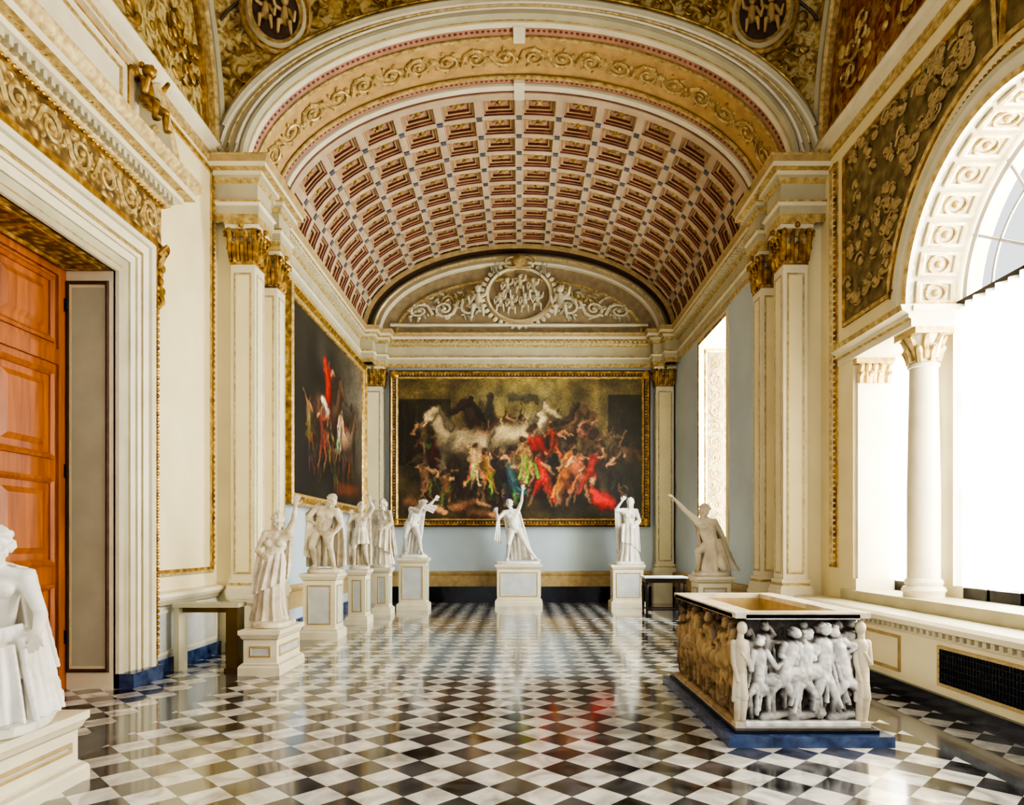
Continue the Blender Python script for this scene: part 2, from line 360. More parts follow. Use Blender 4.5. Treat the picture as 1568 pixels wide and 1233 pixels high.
def bay_cornice(name,sx):
    mb=MB(); x=sx*XN
    a,b=((x,Y0,7.0),(x,YB,7.0))
    mb.sweep([a,b],(0,0,1),[(0,0),(.03,0),(.04,.05),(.02,.07),(.02,.14),(.08,.18),(.09,.24),(.13,.28),(.13,.3),(0,.32)],['goldflat','goldflat','tan','goldflat','white','white','white','goldflat','white'],False,1 if sx>0 else -1)
    for off,w,m in ((0,.16,'stone'),(-.2,.1,'goldflat')):
        pts=[]
        for i in range(41):
            a=PI*i/40; rr=R+off-0.02; pts.append((x,YC-rr*math.cos(a),7.2+(4.2+off)*math.sin(a)))
        mb.sweep(pts,(-sx,0,0),[(0,0),(0,.08),(w*.3,.12),(w*.7,.1),(w,.05),(w,0)],m,False,-1 if sx>0 else 1)
    pts=[]
    for i in range(31):
        a=PI*i/30; rr=R-.45; pts.append((x,YC-rr*math.cos(a),7.3+3.6*math.sin(a)))
    mb.sweep(pts,(-sx,0,0),[(0,0),(0,.05),(.08,.05),(.08,0)],'gold')
    rng=random.Random(3); om='gold' if sx<0 else 'goldflat'
    for k in range(110):
        yy=rng.uniform(3.6,9.4); zz=7.35+rng.random()*max(.1,gz(yy)-.5)
        mb.ell((x-sx*.01,yy,zz),(rng.uniform(.02,.05),rng.uniform(.04,.11),rng.uniform(.04,.11)),om,Matrix.Rotation(rng.random()*3,3,'X'),8,6)
    for k in range(34):
        a=rng.random()*6; yy=rng.uniform(4,9.3); zz=7.5+rng.random()*1.6
        if zz>7.1+gz(yy): continue
        pts=[(x-sx*.04,yy+.2*(1-t/14)*math.cos(a+t*.55),zz+.2*(1-t/14)*math.sin(a+t*.55)) for t in range(13)]
        mb.tube(pts,.022,om,5)
    return mb.obj(name)
bay_cornice('trim_4',-1); bay_cornice('trim_5',1)
mb=MB()
for ya,yb in ((8.0,YB),(Y0,4.4)):
    mb.sweep([(-XN,ya,.8),(-XN,yb,.8)],(0,0,1),[(0,0),(.05,.02),(.08,.08),(.12,.12),(.12,.17),(0,.19)],['white','stone','white','white','white'],False,-1)
    mb.box(-XN-.01,-XN+.03,ya,yb,.15,.8,'pedpanel')
    vframe(mb,-XN+.03,1,ya+.15,yb-.15,.25,.72,[(0,0),(0,.02),(-.04,.02),(-.04,0)],'white')
mb.obj('trim_6')
mb=MB()
mb.box(-XN-.01,-XN+.06,8.0,YB,0,.16,'bluebase'); mb.box(-XN-.01,-XN+.06,Y0,4.4,0,.16,'bluebase')
mb.box(-XN-.01,-XN+.2,7.4,8.02,0,.16,'bluebase'); mb.box(-XN-.01,-XN+.2,4.38,5.0,0,.16,'bluebase')
mb.box(-XC-.01,-XC+.05,11.5,17.95,0,.2,'bluebase')
mb.obj('baseboard_left',smooth=False)
def dado(name,pts,sg):
    mb=MB(); mb.sweep(pts,(0,0,1),[(0,0.0),(.02,0),(.02,.3),(.05,.33),(.06,.38),(.04,.42),(0,.43)],['tan','tan','tan','tan','tan','tan'],False,sg); return mb.obj(name)
dado('trim_7',[(-XC,11.5,.4),(-XC,YF-.02,.4)],-1)
dado('trim_8',[(XC,11.5,.4),(XC,YF-.02,.4)],1)
dado('trim_9',[(XC-.05,YF,.4),(-XC+.05,YF,.4)],1)
mb=MB(); mb.box(-XC,XC,YF-.04,YF+.05,0,.42,'black'); mb.obj('baseboard_back')
mb=MB(); mb.box(XC-.05,XC+.01,11.5,17.95,0,.42,'black'); mb.obj('baseboard_right')
# ------------------------------------------------------------ wall_back
mb=MB()
mb.quad((-XC,YF,0),(XC,YF,0),(XC,YF,6.3),(-XC,YF,6.3),'blue')
N=48
for i in range(N):
    a=PI*i/N;b=PI*(i+1)/N
    mb.quad((-XC*math.cos(a),YF,6.3),(-XC*math.cos(b),YF,6.3),(-XC*math.cos(b),YF,ZS+(B)*math.sin(b)),(-XC*math.cos(a),YF,ZS+B*math.sin(a)),'lun')
mb.obj('wall_back',smooth=False)
def ellp(a,b,y,z0=ZS,n=48,t0=0,t1=PI): return [(-a*math.cos(t0+(t1-t0)*i/n),y,z0+b*math.sin(t0+(t1-t0)*i/n)) for i in range(n+1)]
mb=MB()
mb.sweep(ellp(3.98,2.15,YF),(0,-1,0),[(0,0),(0,.3),(.12,.32),(.22,.26),(.28,.18),(.30,.1),(.30,0)],['brown','tan','brown','tan','brown','brown'],False,1)
mb.sweep(ellp(3.64,1.82,YF),(0,-1,0),[(0,0),(0,.12),(.05,.14),(.16,.08),(.2,.12),(.24,.1),(.24,0)],['white','white','white','goldflat','white','white'],False,1)
mb.sweep(ellp(3.2,1.42,YF),(0,-1,0),[(0,0),(0,.05),(.06,.05),(.06,0)],'goldflat',False,1)
mb.sweep([(-3.4,YF,7.28),(3.4,YF,7.28)],(0,-1,0),[(0,0),(0,.1),(.05,.12),(.1,.06),(.1,0)],'white',False,1)
for sx in (-1,1):
    scroll(mb,lambda u,v,w,sx=sx:V((sx*(0.98+u),YF-.03-w,7.42+v*(1-.42*u/2.0))),2.0,.86,3,.05,'white')
    scroll(mb,lambda u,v,w,sx=sx:V((sx*(.95+u*1.0),YF-.03-w,8.0+v-.26*(u*u))),1.2,.42,3,.03,'goldflat')
    rng=random.Random(4)
    for k in range(26):
        u=rng.uniform(1.0,2.9); z=7.45+rng.random()*max(.1,1.25*math.sqrt(max(0,1-(u/3.1)**2))-.15)
        mb.ell((sx*u,YF-.03,z),(.09,.05,.04),'stone',Matrix.Rotation(rng.random()*3,3,'Y'),7,5)
ring=[(.80*math.cos(2*PI*i/40),YF,8.12+.66*math.sin(2*PI*i/40)) for i in range(40)]
mb.sweep(ring,(0,-1,0),[(0,0),(0,.1),(.06,.13),(.12,.08),(.12,0)],['goldflat','white','tan','goldflat'],True,-1)
for i in range(36):
    a=2*PI*i/36; mb.ell((.98*math.cos(a),YF-.05,8.12+.82*math.sin(a)),(.09,.05,.06),'white',Matrix.Rotation(-a,3,'Y'),7,5)
for k,(a,z) in enumerate(((-.5,7.72),(-.2,7.65),(.15,7.7),(.48,7.75),(-.32,8.1),(.02,8.2),(.36,8.1))):
    mb.T=Matrix.Translation((a,YF-.03,z))@Matrix.Rotation(-PI/2,4,'Z')
    putto(mb,(0,0,0),.78,'white'); mb.T=None
for sx in (-1,1):
    mb.T=Matrix.Translation((sx*1.08,YF-.08,7.6))@Matrix.Rotation(-PI/2,4,'Z'); putto(mb,(0,0,0),1.25,'white'); mb.T=None
    mb.T=Matrix.Translation((sx*.62,YF-.08,8.62))@Matrix.Rotation(-PI/2,4,'Z'); putto(mb,(0,0,0),.6,'stone'); mb.T=None
mb.ell((0,YF-.15,8.98),(.22,.14,.2),'tan'); mb.ell((0,YF-.25,8.98),(.1,.08,.12),'goldflat')
for sx in(-1,1):
    pts=[(sx*(.2+.18*math.cos(t*.5)),YF-.2,8.93+.14*math.sin(t*.5)) for t in range(12)]
    mb.tube(pts,.04,'tan',6)
mb.obj('trim_10')
# ------------------------------------------------------------ entablature of coffered room
mb=MB()
hp=[(4.5,9.78),(3.78,9.78),(3.78,10.28),(3.9,10.28),(3.9,10.66),(3.78,10.66),(3.78,11.12),(XC,11.12),(XC,17.35),(3.76,17.35),(3.76,17.66),(3.5,17.66),(3.5,17.98)]
full=[(a,b) for a,b in hp]+[(-a,b) for a,b in reversed(hp)]
prof=[(0,0),(.03,0),(.03,.11),(.05,.11),(.05,.22),(.08,.26),(.08,.29),(.02,.3),(.02,.55),(.05,.57),(.07,.61),(.11,.63),(.11,.69),(.19,.71),(.19,.78),(.23,.85),(.23,.88),(-.42,.9)]
ms=['white','goldflat','white','stone','white','goldflat','goldflat','stone','goldflat','goldflat','stone','white','goldflat','white','tan','goldflat','stone']
mb.sweep([(a,b,ZE) for a,b in full],(0,0,1),prof,ms,False,1)
y=11.3
while y<17.2:
    for s in(-1,1): mb.box(min(s*(XC-.17),s*(XC-.08)),max(s*(XC-.17),s*(XC-.08)),y,y+.06,ZE+.63,ZE+.7,'white')
    y+=.12
xx=-3.4
while xx<3.4: mb.box(xx,xx+.06,17.81,17.9,ZE+.63,ZE+.7,'goldflat'); xx+=.12
mb.obj('trim_11')
# ------------------------------------------------------------ pilasters
def pillar(mb,xc,yc,wx,wy,z0,z1,hc=.6,m='white',pan='cream'):
    hx,hy=wx/2,wy/2
    def ring(e,za,zb,mm): mb.box(xc-hx-e,xc+hx+e,yc-hy-e,yc+hy+e,za,zb,mm)
    ring(.06,z0,z0+.08,m); ring(.045,z0+.08,z0+.13,m); ring(.025,z0+.13,z0+.17,'goldflat'); ring(.03,z0+.17,z0+.22,m)
    zc=z1-hc
    ring(0,z0+.2,zc+.01,m)
    ring(-.015,zc,z1-.1,m)
    for nx,ny,w,h in ((0,-1,wx,hy),(0,1,wx,hy),(1,0,wy,hx),(-1,0,wy,hx)):
        n=V((nx,ny,0)); t=V((-ny,nx,0)); c=V((xc,yc,0))+n*h; q=w/2-.05
        if q<0.04: continue
        pts=[c-t*q+V((0,0,z0+.3)),c+t*q+V((0,0,z0+.3)),c+t*q+V((0,0,zc-.12)),c-t*q+V((0,0,zc-.12))]
        mb.sweep(pts,n,[(0,0),(0,.010),(.008,.015),(.022,.012),(.032,.005)],['stone','goldflat','goldflat','stone'],True)
        mb.poly([p+n*.005 for p in [c-t*(q-.03)+V((0,0,z0+.33)),c+t*(q-.03)+V((0,0,z0+.33)),c+t*(q-.03)+V((0,0,zc-.15)),c-t*(q-.03)+V((0,0,zc-.15))]],pan)
        nl=max(2,int(round(w/.11)))
        for row,(zz,hh,pr) in enumerate(((zc+.03,.42,.04),(zc+.06,.66,.055))):
            nn=nl+row
            for k in range(nn):
                aa=(-w/2+w*(k+.5)/nn) if row==0 else (-w/2+w*k/(nn-1))
                b=c+t*aa+V((0,0,zz)); H=hc*hh
                pts=[b,b+n*.02+V((0,0,H*.5)),b+n*(pr*.8)+V((0,0,H*.9)),b+n*(pr+.03)+V((0,0,H)),b+n*(pr+.045)+V((0,0,H*.88))]
                mb.tube(pts,[.03,.038,.034,.028,.012],'gold',6)
        for sgn_ in(-1,1):
            cc=c+t*(sgn_*(w/2-.01))+n*.05+V((0,0,z1-.15)); pts=[]
            for i in range(12):
                a=i*.75; rr=.055*(1-i/14); pts.append(cc+(n+t*sgn_).normalized()*(rr*math.cos(a))+V((0,0,rr*math.sin(a))))
            mb.tube(pts,.018,'gold',5)
        mb.ell(c+n*.08+V((0,0,z1-.06)),.04,'gold',None,8,6)
    ring(.01,zc,zc+.03,'gold'); ring(.015,z1-.2,z1-.1,'goldflat'); ring(.06,z1-.1,z1-.04,m); ring(.075,z1-.04,z1,'goldflat')
def pier(s):
    mb=MB(); x0,x1=sorted((s*4.03,s*4.42))
    mb.box(x0,x1,YB+.02,11.12,0,ZE,'white')
    for yc in (9.98,10.88):
        a,b=sorted((s*3.76,s*4.17))
        mb.box(a-.04,b+.04,yc-.25,yc+.25,0,.16,'bluebase')
        mb.box(a,b,yc-.22,yc+.22,.16,.78,'white'); mb.box(a-.03,b+.03,yc-.24,yc+.24,.78,.84,'white')
        vframe(mb,s*3.76,-s,yc-.15,yc+.15,.26,.7,[(0,0),(0,.015),(-.03,.015),(-.03,0)],'stone')
        mb.sweep([(a+.07,yc-.22,.26),(b-.07,yc-.22,.26),(b-.07,yc-.22,.7),(a+.07,yc-.22,.7)],(0,-1,0),[(0,0),(0,.015),(-.03,.015),(-.03,0)],'stone',True)
        pillar(mb,s*3.985,yc,.35,.36,.84,ZE)
    return mb.obj('trim_12' if s<0 else 'trim_13')
pier(-1); pier(1)
mb=MB()
for s in(-1,1):
    mb.box(min(s*3.5,s*4.0),max(s*3.5,s*4.0),17.7,17.99,0,.8,'white'); pillar(mb,s*3.8,17.85,.46,.3,.8,ZE,.55)
mb.obj('trim_14')
# ------------------------------------------------------------ ceiling
ceil=empty('ceiling',(0,10,9))
tab=[];L=0;pp=None
for i in range(2001):
    t=PI*i/2000; p=(-XC*math.cos(t),B*math.sin(t))
    if pp: L+=math.hypot(p[0]-pp[0],p[1]-pp[1])
    tab.append((L,t)); pp=p
LS=np.array([q[0] for q in tab]); TS=np.array([q[1] for q in tab]); LT=L
def ves(s,y,w):
    t=float(np.interp(s,LS,TS)); x=-XC*math.cos(t); z=B*math.sin(t)
    nx,nz=x/XC**2,z/B**2; l=math.hypot(nx,nz); return V((x+nx/l*w,y,ZS+z+nz/l*w))
mb=MB()
NA,NR=14,11; ya,yb=11.80,17.98; da=LT/NA; dy=(yb-ya)/NR
for i in range(NA):
    for j in range(NR):
        s0=i*da;y0=ya+j*dy
        rings=[(0,0),(.085,0),(.10,-.012),(.12,0.0),(.125,.03),(.165,.032),(.17,.07),(.235,.075),(.245,.12),(.5,.125)]
        def rr(f,w):
            ix=min(f*da,da*.5-.01) if f<.5 else da*.5-.01
            iy=min(f*dy,dy*.5-.01) if f<.5 else dy*.5-.01
            a,b,c,d=s0+ix,s0+da-ix,y0+iy,y0+dy-iy
            return [ves(p,q,w) for (p,q) in ((a,c),((a+b)/2,c),(b,c),(b,(c+d)/2),(b,d),((a+b)/2,d),(a,d),(a,(c+d)/2))]
        pr=[rr(f,w) for f,w in rings]
        vs=[p for r_ in pr for p in r_];fs=[];mm=[]
        mt=['rib','goldflat','rib','rose','pink','rose','tan','rose','pink']
        for q in range(len(rings)-1):
            for k in range(8): fs.append((q*8+k,q*8+(k+1)%8,(q+1)*8+(k+1)%8,(q+1)*8+k)); mm.append(mt[q])
        fs.append(tuple((len(rings)-1)*8+k for k in range(8))); mm.append('rose')
        mb.add(vs,fs,mm)
        mf=lambda u,v,w,s0=s0,y0=y0: ves(s0+da/2+u,y0+dy/2+v,.11-w)
        mb.ell((0,0,0),(.05,.05,.05),'gold',None,8,5,mf)
        for q in range(6):
            a=q*PI/3; mb.ell((.09*math.cos(a),.08*math.sin(a),0),(.05,.028,.03),'tan',Matrix.Rotation(a,3,'Z'),6,4,mf)
for i in range(1,NA):
    for j in range(1,NR):
        s0=i*da;y0=ya+j*dy
        q=.05; a=[ves(s0-q,y0-q,-.0),ves(s0+q,y0-q,0),ves(s0+q,y0+q,0),ves(s0-q,y0+q,0)]; b=[ves(s0-q,y0-q,-.02),ves(s0+q,y0-q,-.02),ves(s0+q,y0+q,-.02),ves(s0-q,y0+q,-.02)]
        mb.add(a+b,[(4,5,6,7),(0,1,5,4),(1,2,6,5),(2,3,7,6),(3,0,4,7)],'slate')
parent(mb.obj('coffered_vault',smooth=False),ceil)
mb=MB()
def band(y0,y1,w,m,n=64):
    vs=[];fs=[]
    for i in range(n+1):
        s=LT*i/n; vs+= [ves(s,y0,.0),ves(s,y0,w),ves(s,y1,w),ves(s,y1,0)]
    for i in range(n):
        for k in range(3): fs.append((i*4+k,i*4+k+1,(i+1)*4+k+1,(i+1)*4+k))
    mb.add(vs,fs,m)
band(9.88,11.82,0.02,'bandg')
band(9.86,9.98,-.05,'stone'); band(9.98,10.04,-.02,'goldflat'); band(10.04,10.14,-.05,'white'); band(10.16,10.34,-.01,'pink'); band(10.36,10.42,-.03,'goldflat')
band(11.24,11.30,-.03,'goldflat'); band(11.31,11.42,-.01,'pink'); band(11.44,11.56,-.05,'white'); band(11.56,11.64,-.02,'rose'); band(11.64,11.81,-.04,'rib')
scroll(mb,lambda u,v,w:ves(u,10.46+v,.0-w),LT,.74,22,.028,'goldflat')
for k in range(120):
    s=LT*(k+.5)/120
    mb.ell((s,10.25,0),(.03,.028,.03),'rose',None,6,4,lambda u,v,w:ves(u,v,-w)); mb.ell((s,11.36,0),(.03,.025,.025),'rose',None,6,4,lambda u,v,w:ves(u,v,-w))
for (p,q) in ((10.1,10.44),(11.34,11.78)):
    mb.add([ves(LT/2-.09,p,0),ves(LT/2+.09,p,0),ves(LT/2+.09,q,0),ves(LT/2-.09,q,0),ves(LT/2-.09,p,-.07),ves(LT/2+.09,p,-.07),ves(LT/2+.09,q,-.07),ves(LT/2-.09,q,-.07)],[(4,5,6,7),(0,1,5,4),(1,2,6,5),(2,3,7,6),(3,0,4,7)],'white')
n=64;vs=[];fs=[]; BO=2.36
for i in range(n+1):
    t=PI*i/n; vs+= [(-XC*math.cos(t),9.88,ZS+B*math.sin(t)),(-4.42*math.cos(t),9.88,ZS+.02+BO*math.sin(t))]
for i in range(n): fs.append((2*i,2*i+1,2*i+3,2*i+2))
mb.add(vs,fs,'stone')
for aa,bb,rr_,mm_ in ((4.14,2.26,.025,'white'),(4.26,2.30,.02,'goldflat'),(4.37,2.34,.03,'white')):
    mb.tube(ellp(aa,bb,9.87),rr_,mm_,6)
parent(mb.obj('transverse_arch'),ceil)
def fz(x): return (BO-.01)*math.sqrt(max(0,1-(x/XN)**2))
def sail(x,y): return V((x,y,7.1+fz(x)+gz(y)))
mb=MB(); NU,NV=60,64; vs=[];fs=[];mm=[]
for i in range(NU+1):
    xx=-XN*math.cos(PI*i/NU)
    for j in range(NV+1): vs.append(sail(xx,YC-R*math.cos(PI*j/NV)))
for i in range(NU):
    for j in range(NV): fs.append((i*(NV+1)+j,i*(NV+1)+j+1,(i+1)*(NV+1)+j+1,(i+1)*(NV+1)+j)); mm.append('fresco')
mb.add(vs,fs,mm)
def yofg(g): return YC+R*math.sqrt(max(0,1-(g/4.2)**2))
def sline(gf,m,r,x0=-4.3,x1=4.3,n=60):
    pts=[]
    for i in range(n+1):
        xx=x0+(x1-x0)*i/n; g=gf(xx); pts.append(sail(xx,yofg(g))+V((0,-.03,-.01)))
    mb.tube(pts,r,m,6)
sline(lambda x:.05,'stone',.05); sline(lambda x:.14,'gold',.022); sline(lambda x:.2,'brown',.03,-1.3,1.3)
for sx in (-1,1):
    a,b=sorted((sx*1.0,sx*4.25))
    sline(lambda x:.2+1.45*max(0,(abs(x)-1.0)/3.3)**1.0,'stone',.05,a,b); sline(lambda x:.28+1.5*max(0,(abs(x)-1.0)/3.3),'gold',.025,a,b); sline(lambda x:.16+1.2*max(0,(abs(x)-1.0)/3.3),'brown',.02,a,b)
    c=V((sx*3.50,9.78,9.22)); nn=V((-sx*.25,-1,-.22)).normalized(); t=nn.cross(V((0,0,1))).normalized(); u=t.cross(nn)
    pts=[c+t*.42*math.cos(2*PI*i/36)+u*.46*math.sin(2*PI*i/36) for i in range(36)]
    mb.sweep(pts,nn,[(-.1,-.1),(-.1,.04),(-.04,.08),(.0,.03),(.04,.06),(.08,.02),(.08,-.1)],['gold','goldflat','stone','gold','goldflat','gold'],True,1)
    mb.poly([p for p in pts],'brown')
    q=Matrix((t,-nn,u)).transposed()
    old=mb.T; mb.T=Matrix.Translation(c)@q.to_4x4()@Matrix.Rotation(-PI/2,4,'Z')
    putto(mb,(0,-.12,-.24),.75,'tan'); putto(mb,(0,.14,-.2),.7,'tan'); mb.T=old
    rng=random.Random(5)
    for k in range(90):
        xx=sx*rng.uniform(1.6,4.2); g=rng.uniform(.2,.25+1.4*max(0,(abs(xx)-1.0)/3.3)); p=sail(xx,yofg(g))
        if (p-c).length<.55: continue
        a0=rng.random()*6
        mb.tube([p+V((.09*(1-k2/9)*math.cos(a0+k2*.6),-.03,.09*(1-k2/9)*math.sin(a0+k2*.6))) for k2 in range(8)],.015,'gold',5)
parent(mb.obj('bay_vault',ang=50),ceil)
# ------------------------------------------------------------ wall_right
mb=MB(); x=XN; ZW=.97; ZI=4.25; RA=1.45
sd=[(3.45,4.4),(8.0,8.95)]
wq(mb,x,Y0,YB,0,ZW,'cream')
wq(mb,x,Y0,3.45,ZW,7.2,'cream'); wq(mb,x,8.95,YB,ZW,7.2,'cream')
for a,b in sd: wq(mb,x,a,b,4.0,7.2,'cream')
wq(mb,x,4.4,YC-RA,ZI-.25,7.2,'cream'); wq(mb,x,YC+RA,8.0,ZI-.25,7.2,'cream')
N=32
for i in range(N):
    a=PI*i/N;b=PI*(i+1)/N; ya_,yb_=YC-RA*math.cos(a),YC-RA*math.cos(b)
    mb.quad((x,ya_,ZI+RA*math.sin(a)),(x,yb_,ZI+RA*math.sin(b)),(x,yb_,7.2),(x,ya_,7.2),'cream')
lunette(mb,XN,'frescored')
mb.quad((XN,YB,0),(XC-.1,YB,0),(XC-.1,YB,7.2),(XN,YB,7.2),'cream')
XG=4.95
for i in range(N):
    a=PI*i/N;b=PI*(i+1)/N
    mb.quad((x,YC-RA*math.cos(a),ZI+RA*math.sin(a)),(x,YC-RA*math.cos(b),ZI+RA*math.sin(b)),(XG+.25,YC-RA*math.cos(b),ZI+RA*math.sin(b)),(XG+.25,YC-RA*math.cos(a),ZI+RA*math.sin(a)),'stone')
for a,b in sd:
    for yy in ((a,) if a<5 else (b,)): mb.quad((x,yy,ZW),(XG+.25,yy,ZW),(XG+.25,yy,4.0),(x,yy,4.0),'white')
    mb.quad((x,a,4.0),(XG+.25,a,4.0),(XG+.25,b,4.0),(x,b,4.0),'white')
mb.quad((x,3.45,ZW),(x,8.95,ZW),(XG+.25,8.95,ZW),(XG+.25,3.45,ZW),'stone')
wy0,wy1,wz0,wz1=13.3,15.3,.95,6.03
wq(mb,XC,YB,wy0,0,7.2,'blue'); wq(mb,XC,wy1,YF,0,7.2,'blue'); wq(mb,XC,wy0,wy1,0,wz0,'blue'); wq(mb,XC,wy0,wy1,wz1,7.2,'blue')
for yy in(wy0,wy1): mb.quad((XC,yy,wz0),(4.85,yy,wz0),(4.85,yy,wz1),(XC,yy,wz1),'white')
for zz in(wz0,wz1): mb.quad((XC,wy0,zz),(4.85,wy0,zz),(4.85,wy1,zz),(XC,wy1,zz),'white')
mb.obj('wall_right',smooth=False)
mb=MB()
mb.sweep([(XC,wy1,wz0),(XC,wy1,wz1),(XC,wy0,wz1),(XC,wy0,wz0)],(-1,0,0),[(0,0),(0,.03),(.05,.05),(.12,.03),(.12,0)],['white','gold','white','white'],False,1)
mb.sweep([(4.22,wy1,1.1),(4.62,wy1,1.1),(4.62,wy1,5.9),(4.22,wy1,5.9)],(0,-1,0),[(0,0),(0,.02),(-.03,.03),(-.05,0)],'gold',True)
mb.quad((4.24,wy1-.008,1.13),(4.60,wy1-.008,1.13),(4.60,wy1-.008,5.87),(4.24,wy1-.008,5.87),'orngrey')
scroll(mb,lambda u,v,w:V((4.26+v,wy1-.012-w,1.2+u)),4.6,.32,13,.013,'gold')
mb.obj('trim_15')
def window(name,x,y0,y1,z0,z1,nm,nt_,curtain=True):
    e=empty(name,(x,(y0+y1)/2,z0)); mb=MB(); t=.022
    mb.box(x,x+.06,y0,y1,z0,z0+.12,'dark'); mb.box(x,x+.06,y0,y1,z1-.06,z1,'frame')
    for i in range(nm+1):
        yy=y0+(y1-y0)*i/nm; a=max(y0,yy-t); b=min(y1,yy+t); mb.box(x,x+.06,a,b,z0,z1,'frame')
    for i in range(1,nt_):
        zz=z0+(z1-z0)*i/nt_; mb.box(x+.01,x+.05,y0,y1,zz-.015,zz+.015,'frame')
    parent(mb.obj('frame',smooth=False),e)
    if curtain:
        mb=MB(); n=int((y1-y0)*60); vs=[];fs=[]
        for i in range(n+1):
            yy=y0+(y1-y0)*i/n; xx=x-.07+.03*math.sin(yy*38)+.012*math.sin(yy*17+1)
            vs+=[(xx,yy,z0+.14),(xx,yy,z1-.02)]
        for i in range(n): fs.append((2*i,2*i+1,2*i+3,2*i+2))
        mb.add(vs,fs,'sheer'); parent(mb.obj('sheer_curtain',recalc=False),e)
    return e
w1=window('window_1',XG,YC-RA,YC+RA,ZW,ZI,6,3)
mb=MB()
mb.box(XG-.03,XG+.07,YC-RA,YC+RA,ZI-.06,ZI+.05,'dark')
def arcp(r,n=32,x=XG+.03,t0=0,t1=PI): return [(x,YC-r*math.cos(t0+(t1-t0)*i/n),ZI+r*math.sin(t0+(t1-t0)*i/n)) for i in range(n+1)]
mb.sweep(arcp(RA-.06),(-1,0,0),[(-.0,-.03),(0,.03),(.07,.03),(.07,-.03)],'frame',False,1)
mb.tube(arcp(.95),.018,'frame',6); mb.tube(arcp(.3),.025,'frame',6)
for k in range(1,6):
    a=PI*k/6
    mb.tube([(XG+.03,YC-.3*math.cos(a),ZI+.3*math.sin(a)),(XG+.03,YC-(RA-.02)*math.cos(a),ZI+(RA-.02)*math.sin(a))],.016,'frame',6)
parent(mb.obj('fanlight'),w1)
window('window_2',XG,8.0-.1,8.95,ZW,4.0,1,3); window('window_3',XG,3.45,4.5,ZW,4.0,1,3)
window('window_4',4.78,wy0,wy1,wz0,wz1,2,5)
mb=MB()
NC=15
for k in range(NC):
    a0=PI*(k+.08)/NC; a1=PI*(k+.92)/NC
    def am(u,v,w,a0=a0,a1=a1):
        a=a0+(a1-a0)*u; r=RA-w; return V((XN+.05+(XG-XN-.1)*v,YC-r*math.cos(a),ZI+r*math.sin(a)))
    def fr(e,w): return [am(e,e,w),am(1-e,e,w),am(1-e,1-e,w),am(e,1-e,w)]
    rg=[fr(0,0),fr(0,.035),fr(.08,.045),fr(.14,.03),fr(.14,.0)]
    vs=[p for r_ in rg for p in r_]; fs=[]
    for q in range(4):
        for j in range(4): fs.append((q*4+j,q*4+(j+1)%4,(q+1)*4+(j+1)%4,(q+1)*4+j))
    fs.append((16,17,18,19))
    mb.add(vs,fs,['white']*4+['goldflat']*4+['white']*4+['white']*4+['stone'])
    c=am(.5,.5,0); rad=(V((c.x,YC,ZI))-c).normalized()
    tt=V((1,0,0)); u=rad.cross(tt)
    mb.tube([c+rad*.02+tt*.11*math.cos(2*PI*i/16)+u*.095*math.sin(2*PI*i/16) for i in range(17)],.018,'goldflat',6)
    mb.ell(c+rad*.02,.04,'goldflat',None,8,6)
mb.sweep(arcp(RA,40,XN),(-1,0,0),[(0,-.02),(0,.05),(.05,.07),(.09,.05),(.17,.06),(.2,.09),(.24,.05),(.24,0)],['white','goldflat','white','white','stone','goldflat','white'],False,-1)
for p in arcp(RA+.28,90,XN-.02): mb.ell(p,.022,'gold',None,6,5)
for a,b in ((7.55,9.3),(3.1,4.85)):
    pr_=[(0,0),(.04,0),(.04,.08),(.07,.1),(.07,.14),(.14,.18),(.16,.24),(0,.25)]
    mb.sweep([(XN,a,4.0),(XN,b,4.0)],(0,0,1),pr_,['white','white','goldflat','white','white','goldflat','white'],False,1)
    c0,c1=(7.55,8.0) if a>5 else (4.4,4.85)
    mb.box(XN,XG,c0,c1,4.0,ZI,'white'); mb.box(XN-.03,XG,c0-.03,c1+.03,ZI-.08,ZI-.02,'white')
    mb.box(XG-.01,XG+.25,c0+.02,c1-.02,ZW,4.0,'stone')
    yc=(c0+c1)/2; c=(XN+.23,yc,ZW)
    H=4.0-ZW
    mb.lathe(c,[(.21,0),(.21,.05),(.23,.08),(.21,.12),(.185,.13),(.2,.17),(.19,.2),(.17,.22),(.17,H*.4),(.145,H-.42),(.165,H-.41),(.165,H-.38),(.14,H-.37),(.15,H-.2),(.2,H-.07)],['white']*14,24)
    mb.box(c[0]-.22,c[0]+.22,yc-.22,yc+.22,4.0-.07,4.0,'goldflat')
    for rw,(z0_,nn,hh,rr) in enumerate(((H-.36,8,.16,.16),(H-.33,8,.26,.17))):
        for k in range(nn):
            an=2*PI*(k+.5*rw)/nn; d=V((math.cos(an),math.sin(an),0)); b0=V(c)+V((0,0,z0_))
            mb.tube([b0+d*.14,b0+d*.16+V((0,0,hh*.6)),b0+d*(rr+.05)+V((0,0,hh)),b0+d*(rr+.065)+V((0,0,hh*.85))],[.04,.045,.03,.012],'goldflat',6)
    yj=8.95 if a>5 else 3.45; sg=-1 if a>5 else 1
    mb.box(XN+.04,XG-.1,min(yj,yj+sg*.05),max(yj,yj+sg*.05),ZW,4.0-.3,'white')
    mb.box(XN+.0,XG-.06,min(yj,yj+sg*.08),max(yj,yj+sg*.08),ZW,ZW+.15,'white'); mb.box(XN,XG-.06,min(yj,yj+sg*.1),max(yj,yj+sg*.1),3.93,4.0,'goldflat')
    for rw in(0,1):
        for k in range(4+rw):
            xb=XN+.07+.36*k/(3+rw); hh=.14+.1*rw
            mb.tube([(xb,yj+sg*.05,3.68),(xb,yj+sg*.06,3.68+hh*.6),(xb,yj+sg*.11,3.68+hh),(xb,yj+sg*.12,3.68+hh*.85)],[.04,.045,.035,.012],'goldflat',6)
mb.obj('trim_16')
mb=MB()
